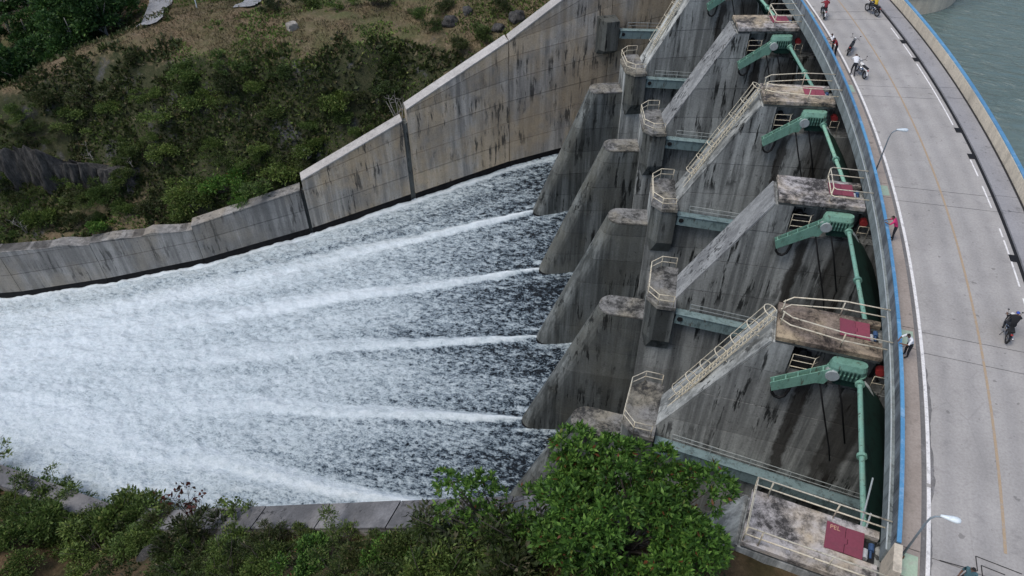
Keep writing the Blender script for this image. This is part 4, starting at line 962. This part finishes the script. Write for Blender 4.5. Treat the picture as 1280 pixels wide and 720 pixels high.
def shrub(x, y, z, s, t, label, grp, i, sz=1.):
    fm, sm = BV[t][(i*7+i//3) % 5]
    o = empty('shrub', (x, y, z), random.uniform(0, 6.28)); s *= random.uniform(.75, 1.2); o.scale = (s*random.uniform(.8, 1.3), s*random.uniform(.8, 1.3), s*sz*random.uniform(.7, 1.15)); tag(o, label, 'shrub', grp)
    ob('foliage', fm, o); ob('branches', sm, o); SHRUBS.append(o); return o
NEAR = [ (-50.2,14.1,-30.4,2.9,0),(-48.6,16.6,-31.5,2.4,0),(-45.9,17.9,-31.7,2.0,0),(-41.4,17.9,-30.4,2.1,1),(-39.1,14.7,-28.9,1.8,2),(-43.2,14.0,-30.1,1.6,0),(-36.8,18.4,-28.1,2.0,1),(-32.4,18.0,-25.2,1.8,0),(-30.6,19.0,-23.9,2.0,1),(-25.0,15.0,-18.6,2.2,0),(-22.9,15.9,-17.6,2.0,1),(-20.2,16.5,-15.9,1.9,1),(-16.8,15.9,-13.2,2.0,0),(-18.5,14.2,-13.4,2.2,2),(-14.4,14.9,-11.0,2.0,1),(-12.2,15.2,-9.6,2.2,1),(-10.0,15.5,-8.4,2.4,1),(-8.2,16.1,-7.4,2.6,1),(-6.3,15.4,-6.0,2.6,1),(-4.2,15.1,-4.4,2.6,1),(-47.5,12.0,-29.5,2.4,0),(-28.7,14.5,-21.4,1.8,2),(-21.3,13.7,-15.3,2.0,0),(-16.0,14.0,-11.8,2.0,1),(-8.6,14.6,-7.0,2.2,0),(-55.5,16.1,-32.4,2.6,0),(-52.2,17.4,-32.5,2.2,0),(-41.1,19.8,-30.6,1.7,1) ]
FAR = [ (-70.3,65.4,-18.8,2.0,0),(-78.8,65.9,-18.6,1.8,1),(-64.2,67.5,-17.5,1.8,0),(-88.2,58.7,-23.1,2.2,1),(-82.6,61.7,-22.4,2.0,1),(-79.7,61.0,-23.1,2.0,0),(-71.0,62.2,-22.5,1.8,0),(-66.9,63.8,-21.3,2.2,0),(-64.5,65.0,-20.3,2.0,1),(-60.9,67.2,-19.1,1.6,0),(-90.3,53.4,-27.0,2.4,1),(-84.4,53.3,-28.6,2.0,0),(-86.7,46.0,-33.0,2.6,0),(-82.6,47.3,-32.7,2.4,0),(-78.2,49.1,-32.1,2.2,1),(-73.9,52.0,-31.1,2.2,0),(-71.1,53.7,-31.2,2.0,1),(-68.3,54.9,-31.2,2.2,0),(-66.4,56.8,-30.3,2.6,0),(-63.9,57.9,-29.4,2.6,2),(-61.4,58.9,-28.8,2.6,2),(-58.2,59.9,-27.8,2.4,0),(-56.4,61.7,-27.5,2.2,0),(-54.4,63.5,-26.4,2.2,1),(-53.0,65.0,-25.0,2.0,0),(-59.2,58.2,-29.3,2.4,2),(-74.9,49.7,-32.2,2.0,2),(-43.6,82.9,-15.3,1.8,1),(-37.5,83.0,-15.4,1.8,1),(-47.2,84.6,-15.0,1.5,0),(-53.3,84.9,-14.8,1.8,1),(-43.6,86.8,-14.5,1.6,1),(-36.1,88.9,-13.9,1.8,1),(-39.3,80.7,-16.3,1.6,1),(-65.5,80.6,-15.2,1.6,1),(-62.7,83.8,-15.6,1.8,1),(-57.6,83.8,-15.2,1.6,0),(-46.6,76.2,-17.6,1.4,1),(-47.1,73.4,-19.6,1.6,1),(-50.1,69.0,-22.3,1.8,0),(-74.7,63.6,-21.2,1.8,0),(-85.2,59.1,-24.4,1.8,0),(-89.3,56.2,-24.9,1.8,1),(-75.0,58.2,-26.9,1.8,1),(-66.7,60.9,-25.4,1.6,1),(-58.2,65.5,-22.1,1.6,1),(-52.9,68.6,-20.4,1.6,1),(-87.2,49.9,-30.2,2.2,1),(-73.3,59.9,-25.2,1.6,0),(-61.1,61.3,-26.1,1.7,0),(-53.7,66.4,-22.7,1.4,0),(-58.5,63.2,-24.9,1.6,0),(-89.9,50.4,-29.3,2.0,0),(-47.9,68.8,-23.4,1.5,0),(-57.7,69.0,-17.8,1.3,1) ]
random.seed(77)
for i in range(46):     # dense low growth along the near bank
    x = random.uniform(-32, -3); NEAR.append((x, random.uniform(12.2, 16.2), 0, random.uniform(1.2, 1.9)/.62*.8, random.choice((0, 1, 1, 1, 2))))
for i in range(16): x = random.uniform(-66, -40); NEAR.append((x, random.uniform(17.8, 18.9), 0, random.uniform(2.2, 2.9), random.choice((0, 0, 2))))
for i in range(16): x = random.uniform(-60, -36); NEAR.append((x, random.uniform(15.5, 18.2), 0, random.uniform(1.7, 2.4), random.choice((0, 0, 1))))
for i in range(40):
    x = random.uniform(-96, -48); y = far_wall_y(x)+random.uniform(3, 17)
    if hz1(x, y) < -18.2: FAR.append((x, y, hz1(x, y), random.uniform(1.1, 2.3), random.choice((0, 1, 1))))
for i in range(16): x = -96+i*1.4; t_ = (x+97)/23.5; y = 47.3+t_*7.2+random.choice((1.6, 2.4, -.8)); FAR.append((x, y, hz1(x, y), random.uniform(1.2, 1.9), random.choice((0, 1, 1))))
tone = {0: 'mid-green', 1: 'dark green', 2: 'bright green'}
for i, (x, y, z, s, t) in enumerate(NEAR):
    zz = float(bank_z(np.array([x]), np.array([y]))[0]); z = zz
    s *= .62 if -28 < x < -9.5 else .9
    shrub(x, y, z, s, t, ('%s bushy shrub ' % tone[t])+(nw := 'beside the large tree' if x > -14 else 'below the splashed near wall' if x > -32 else 'at the bottom left of the near bank'), '%s shrubs %s' % (tone[t], nw), i)
for i, (x, y, z, s, t) in enumerate(FAR):
    zz = float(hill_z(np.array([x]), np.array([y]))[0])
    where = 'behind the far wall top' if z < -26.3 else ('on the dry grass plateau' if z > -17.7 else 'on the dark hillside above the far wall')
    shrub(x, y, zz, s, t, '%s bushy shrub %s' % (tone[t], where), '%s shrubs %s' % (tone[t], where), i)
order_left(SHRUBS)
# thin stems: bare and red-leaved saplings
def sapling(name, base, tips, label, leafmat=None, n=60, leaf=.25, bark_='pale_bark', r=.05, cat='tree'):
    o = empty(name, base); tag(o, label, cat); mb = MB(); allp = []
    for t in tips:
        t = Vector(t); pts = [Vector((0, 0, -.3)), t*.35+Vector((random.uniform(-.1, .1), random.uniform(-.1, .1), .1)), t*.7, t]
        mb.tube(pts, [r, r*.7, r*.45, r*.15], 5)
        for j in range(5):
            f_ = random.uniform(.45, 1); s0 = t*f_; e = s0+Vector((random.uniform(-1, 1), random.uniform(-1, 1), random.uniform(.2, 1)))*t.length*.22
            mb.tube([s0, s0.lerp(e, .5)+Vector((0, 0, .05)), e], [r*.35, r*.25, r*.1], 4); allp.append(e)
            for q in range(2): e2 = e+Vector((random.uniform(-1, 1), random.uniform(-1, 1), random.uniform(-.2, 1)))*t.length*.1; mb.tube([e, e2], [r*.15, r*.08], 3); allp.append(e2)
    part('branches', mb, bark_, o, smooth=True)
    if leafmat:
        ps = np.array([tuple(p) for p in allp]); idx = rng.integers(0, len(ps), n); V, F = leaves(ps[idx]+rng.normal(size=(n, 3))*.1, sph(n), leaf, .6); ob('foliage', mesh_np('foliage', V, F, leafmat), o)
    return o
def bz1(x, y): return float(bank_z(np.array([x]), np.array([y]))[0])
def hz1(x, y): return float(hill_z(np.array([x]), np.array([y]))[0])
sapling('sapling', (-33.9, 18.4, bz1(-33.9, 18.4)), [(.6, .4, 3.6), (-.5, .2, 3.9), (1.3, .5, 3.3), (-1.2, .3, 3.0), (.1, .9, 4.1)], 'spindly sapling with dark red leaf tufts against the white water', 'leaf_red', 110, .34, 'dark_twig', .05)
sapling('sapling', (-39.0, 18.6, bz1(-39, 18.6)), [(.6, .4, 2.6), (-.5, .2, 2.9), (1.2, .5, 2.3)], 'small thin green sapling left of the red-leaved one', 'leaf_mid', 150, .25, 'dark_twig', .04)
sapling('sapling', (-29.0, 18.2, bz1(-29, 18.2)), [(.6, .4, 2.9), (1.1, .2, 3.3), (.2, .5, 2.3)], 'leaning thin green sapling over the splashed wall top', 'leaf_mid', 220, .25, 'dark_twig', .045)
sapling('sapling', (-55.0, 18.4, bz1(-55, 18.4)), [(.6, .4, 3.0), (-.9, .2, 3.3), (1.6, .5, 2.6), (-1.6, .2, 2.6)], 'wispy dark sapling at the left edge against the white water', 'leaf_dark', 240, .25, 'dark_twig', .045)
sapling('dead_tree', (-42.9, 70.6, hz1(-42.9, 70.6)), [(-.6, .2, 4.6), (.5, .3, 4.4), (-1.9, .2, 3.6), (1.4, 0, 3.6), (-1.2, -.3, 4.2)], 'bare leafless pale tree behind the step of the far wall', None, 0, .2, 'pale_bark', .1)
for i, (x, y, tips, lab) in enumerate([(-76, 57.5, [(1.8, -1.2, 1.0), (2.6, -1.6, .4)], 'pale fallen branch on the dark hillside, left'), (-82, 57, [(2.2, -1.6, .6), (3.0, -1.8, .2), (1.2, -.6, 1.6)], 'pale fallen branch on the dark hillside, far left'), (-66.5, 55.9, [(1.6, -.2, 2.0), (2.6, -.5, 1.4), (.6, -.3, 2.4)], 'pale bare branches hanging over the far wall'), (-84.5, 46.2, [(1.2, -.4, 1.8), (-1.4, -.4, 2.0), (.2, -.4, 2.4)], 'pale bare branches among shrubs at the left edge'), (-53.5, 63.8, [(.8, -.2, 2.6), (-.6, -.2, 2.4), (1.6, -.2, 1.8)], 'pale twiggy bare bush right of the far shrubs')]):
    sapling('bare_branch', (x, y, hz1(x, y)), tips, lab, None, 0, .2, 'pale_bark', .06, 'branch')
# forest beyond the ridge
def tree_variant(seed, h=7.):
    random.seed(seed); lb = []
    for i in range(16):
        a = random.uniform(0, 6.28); d = random.random()**.5*2.3; zz = random.uniform(.42, 1)*h; d *= 1.15-abs(zz/h-.68)*1.1; lb.append((math.cos(a)*d, math.sin(a)*d, zz, random.uniform(.7, 1.25)))
    cm = crown_mesh('crown', lb, 3200, .42, 'leaf_forest', .5, .5)
    mb = MB(); mb.tube([(0, 0, -.6), (.1, .05, h*.3), (-.05, .1, h*.62), (0, 0, h*.9)], [.22, .17, .11, .03], 7)
    for x, y, z, r in lb[:9]: mb.tube([(0, .05, z*.5), (x*.5, y*.5, z*.75), (x, y, z)], [.1, .06, .02], 5)
    return cm, mb.mesh('trunk', 'pale_bark', True)
TV = [tree_variant(s_) for s_ in (41, 42, 43)]
random.seed(5); WOOD = []
FOREST = [(-94.5,71),(-92.5,75),(-96.5,77.5),(-99,76),(-99,64.5),(-103,67.5),(-97.5,69),(-101,72.5),(-95.5,73.5),(-106,64),(-108.9,70.4),(-115.2,73.8),(-111.1,76.3),(-105.3,78.1),(-100.0,80.3),(-95,79.5),(-118.6,78.8),(-112.5,80.7),(-108.3,83.8),(-101.2,85.3),(-132.5,87.6),(-127.6,89.8),(-123.1,92.4),(-115.0,92.7),(-104.6,91.0),(-122,82),(-128,80),(-118,86),(-112,60),(-118,66),(-124,72),(-135.9,100.2),(-126.6,99.6),(-110,99),(-120.8,101.7),(-98,92)]
for i, (x, y) in enumerate(FOREST):
    cm, tm = TV[i % 3]; o = empty('forest_tree', (x, y, hz1(x, y)-.3), random.uniform(0, 6.28)); s_ = random.uniform(.8, 1.2); o.scale = (s_*1.1, s_*1.1, s_); tag(o, 'green leafy tree in the wood beyond the hill ridge', 'tree', 'trees beyond the ridge')
    ob('crown', cm, o); ob('trunk', tm, o); WOOD.append(o)
order_left(WOOD)
# the big rosette-leaved tree by the end pier
def rosettes(Cc, ax, size, nl=8):
    n = len(Cc); ax = ax/np.linalg.norm(ax, axis=1, keepdims=True); t1 = np.cross(ax, sph(n)); t1 /= np.linalg.norm(t1, axis=1, keepdims=True); t2 = np.cross(ax, t1)
    Cs = []; Ds = []; Sz = []
    for j in range(nl):
        a = 2*math.pi*j/nl*(1.0)+rng.uniform(-.3, .3, n); spread = rng.uniform(.75, 1.25, n) if j % 2 else rng.uniform(.4, .8, n)
        D_ = ax*np.cos(spread)[:, None]+(t1*np.cos(a)[:, None]+t2*np.sin(a)[:, None])*np.sin(spread)[:, None]; Cs.append(Cc); Ds.append(D_)
    return np.concatenate(Cs), np.concatenate(Ds)
def leaf_tree(name, base, cen, rad, nl, nros, size, label, mat='leaf_bright', seed=1, lr=(.75, 1.3), bark_='bark', open_=1.):
    random.seed(seed); o = empty(name, base); tag(o, label, 'tree'); lb = []
    b = Vector(base); c = Vector(cen)-b
    while len(lb) < nl:
        v = Vector((random.uniform(-1, 1), random.uniform(-1, 1), random.uniform(-.9, 1)))
        if .45 < v.length < 1.15: lb.append((c.x+v.x*rad[0], c.y+v.y*rad[1], c.z+v.z*rad[2], random.uniform(*lr)))
    tc = (Vector((0, 0, H))-Vector(cen)).normalized()
    for i in range(nl//5): lb.append((c.x+tc.x*rad[0]*.6+random.uniform(-.6, .6)*rad[0], c.y+tc.y*rad[1]*.7+random.uniform(-.6, .6)*rad[1], c.z+tc.z*rad[2]*.6+random.uniform(-.3, .3)*rad[2], random.uniform(*lr)))
    L_ = np.array(lb); ci = rng.choice(len(L_), nros, p=L_[:, 3]**2/(L_[:, 3]**2).sum()); d = sph(nros); d[:, 2] = np.where(d[:, 2] < -.3, -d[:, 2], d[:, 2])
    rr = L_[ci, 3]*(.62+.45*rng.random(nros)**.5)*open_; Cc = L_[ci, :3]+d*rr[:, None]
    Cl, Dl = rosettes(Cc, d+np.array([0, -.1, .7])+sph(nros)*.4, size); V, F = leaves(Cl, Dl, size, .36, .08, .3); ob('crown', mesh_np('crown', V, F, mat), o)
    mb = MB(); mb.tube([(0, 0, -.8), tuple(c*.3), tuple(c*.62)], [.28, .22, .15], 8)
    for x, y, z, r in lb: e = Vector((x, y, z)); s0 = c*random.uniform(.4, .75); mb.tube([s0, s0.lerp(e, .5)+Vector((random.uniform(-.3, .3), random.uniform(-.3, .3), .15)), e], [.06, .04, .015], 5)
    part('trunk', mb, bark_, o, smooth=True); return o
leaf_tree('leafy_tree', (-1.5, 14.0, bz1(-1.5, 14.0)), (-1.35, 15.6, .55), (3.75, 2.6, 2.45), 62, 3300, .265, 'large bright green tree with rosette leaves in front of the piers', seed=4, lr=(.35, .95))
leaf_tree('leafy_tree', (-7.6, 16.0, bz1(-7.6, 16.0)), (-7.9, 16.3, -2.9), (2.4, 1.2, 2.0), 14, 330, .26, 'thin airy sapling tree left of the large tree, over the wall', 'leaf_bright', 9, (.45, .8), 'dark_twig')
# ------------------------------------------------------------------ ground cover
def cover(name, label, N0, fn, dom, mask, size, mat, aspect, up_, cat):
    x = rng.uniform(dom[0], dom[1], N0); y = rng.uniform(dom[2], dom[3], N0); mk = mask(x, y); x, y = x[mk], y[mk]; z = fn(x, y)
    Cc = np.stack([x, y, z-.03], 1); D_ = sph(len(x))*.8+np.array([0, 0, up_]); V, F = leaves(Cc, D_, size, aspect, .1, .6)
    o = ob(name, mesh_np(name, V, F, mat)); o['kind'] = 'stuff'; tag(o, label, cat)
def slope_at(x, y): e = .8; return np.hypot((hill_z(x+e, y)-hill_z(x-e, y))/(2*e), (hill_z(x, y+e)-hill_z(x, y-e))/(2*e))
behind = lambda x, y: y > far_wall_y(x)+1.8
cover('scrub', 'dark mixed scrub covering the steep hillside', 120000, hill_z, (-112, -25, 42, 80), lambda x, y: behind(x, y) & (slope_at(x, y) > .40) & (fbm(x*.28, y*.28, 3, 21) > .36), .55, 'scrub_leaf', .5, .5, 'scrub')
cover('dry_grass', 'short dry brown grass covering the plateau', 90000, hill_z, (-100, -20, 55, 105), lambda x, y: behind(x, y) & (slope_at(x, y) < .55) & (fbm(x*.2, y*.2, 3, 22) > .36), .34, 'dry_grass', .22, 1.0, 'grass')
cover('green_ground_cover', 'low green weeds in patches over the hill', 120000, hill_z, (-112, -25, 42, 100), lambda x, y: behind(x, y) & (fbm(x*.14, y*.14, 4, 33) > np.where(slope_at(x, y) > .4, .39, .54)), .36, 'leaf_mid', .5, .7, 'weeds')
cover('bank_weeds', 'low weeds and grass over the near bank', 42000, bank_z, (-75, 5, 0, 20), lambda x, y: (y < CY+np.hypot(x-CX, y-CY)*math.sin(TH1)-2.2) & (fbm(x*.25, y*.25, 4, 44) > .45) & ~((x > 2) & (y > 17)), .34, 'scrub_leaf', .4, .9, 'weeds')
# ------------------------------------------------------------------ gravel tracks, stones, post
def track(pts, wd):
    mb = MB(); q = [Vector((x, y, 0)) for x, y in pts]
    for i in range(len(q)-1):
        for j in range(16):
            a, b = q[i].lerp(q[i+1], j/16), q[i].lerp(q[i+1], (j+1)/16); d = (b-a).normalized(); n = Vector((-d.y, d.x, 0))*wd/2; nm = 4
            for m_ in range(nm):
                s0, s1 = -1+2*m_/nm, -1+2*(m_+1)/nm; mb.face([(v.x, v.y, max(hz1(v.x+dx_, v.y+dy_) for dx_ in (-.6, 0, .6) for dy_ in (-.6, 0, .6))+.10) for v in (a+n*s0, b+n*s0, b+n*s1, a+n*s1)])
    return struct(part('gravel_road', mb, 'gravel'))
track([(-82.5, 74.0), (-86, 78), (-90, 84.5), (-97, 92)], 3.8); track([(-70.5, 79.5), (-72.5, 83.5), (-76, 92)], 3.0)
def boulder(name, c, s, mat, label, seed, cat='boulder', boxy=False):
    bm = bmesh.new(); bmesh.ops.create_icosphere(bm, subdivisions=3, radius=1)
    for v in bm.verts:
        n = mnoise.noise(v.co*1.3+Vector((seed*3.1, 0, 0))); f_ = 1+n*.45
        if boxy: m_ = max(abs(v.co.x), abs(v.co.y), abs(v.co.z)); f_ = .75/m_*(1+n*.06)
        v.co = Vector((v.co.x*s[0], v.co.y*s[1], v.co.z*s[2]))*f_
    me = bpy.data.meshes.new(name); bm.to_mesh(me); bm.free(); me.materials.append(MAT[mat]); o = ob(name, me, None, c); o.rotation_euler = (0, 0, seed); tag(o, label, cat)
boulder('stone_block', (-60.2, 75.6, hz1(-60.2, 75.6)+.45), (.85, .7, .75), 'pale_rock', 'pale squared stone block alone on the dry grass plateau', 1, 'stone', True)
for i, (x, y, s_, lab) in enumerate([(-34.0, 86.6, 1.3, 'largest dark boulder beside the upper end of the far wall'), (-35.6, 84.6, .9, 'small dark boulder below the largest one by the far wall'), (-42.2, 84.0, 1.1, 'dark boulder left of the boulders by the far wall'), (-40.6, 86.2, .8, 'small dark boulder on the grass near the top edge')]):
    boulder('boulder', (x, y, hz1(x, y)+.2), (s_, s_*.8, s_*.7), 'dark_rock', lab, i+2)
def cliff():
    nx, nz = 150, 34; X = np.linspace(-97, -73.5, nx); V = []
    for i, x in enumerate(X):
        t = (x+97)/23.5; y0 = 47.3+t*7.2; top = 5.2*math.sin(math.pi*min(1, .12+t*.88))**.6
        for j in range(nz):
            h = j/(nz-1); zb = hz1(x, y0)-1.6
            col_ = float(fbm(np.array(x*1.1), np.array(h*.5), 4, 61))-.45; ft = float(fbm(np.array(x*3.2), np.array(h*3.), 3, 62))-.45
            V.append((x, y0+.7*h-col_*2.2-ft*1.1, zb+h*(top+1.6)*(1+.7*(float(fbm(np.array(x*.9), np.array(3.), 4, 8))-.5))))
        V.append((x, y0+3.6, hz1(x, y0+3.6)-.5))
    i = np.arange(nx-1)[:, None]*(nz+1)+np.arange(nz)[None]; F = np.stack([i, i+nz+1, i+nz+2, i+1], -1).reshape(-1, 4)
    tag(ob('rock_cliff', mesh_np('rock_cliff', V, F, 'dark_rock')), 'dark grey vertically fissured rock cliff on the left hillside', 'cliff')
cliff()
boulder('boulder', (-36.2, 15.6, bz1(-36.2, 15.6)-.3), (1.0, .8, .6), 'dark_rock', 'dark boulder among shrubs on the near bank, bottom left', 14)
boulder('boulder', (-27.5, 16.6, bz1(-27.5, 16.6)), (1.3, 1.0, .8), 'dark_rock', 'grey boulder among shrubs on the near bank below the red-leaved sapling', 15)
m = MB(); x, y = -78.9, 79.6; m.tube([(x, y, hz1(x, y)-.4), (x+.1, y, hz1(x, y)+2.0)], [.09, .07], 8)
tag(part('marker_post', m, 'lamp_white'), 'thin white post standing on the ridge near the gravel track', 'post')
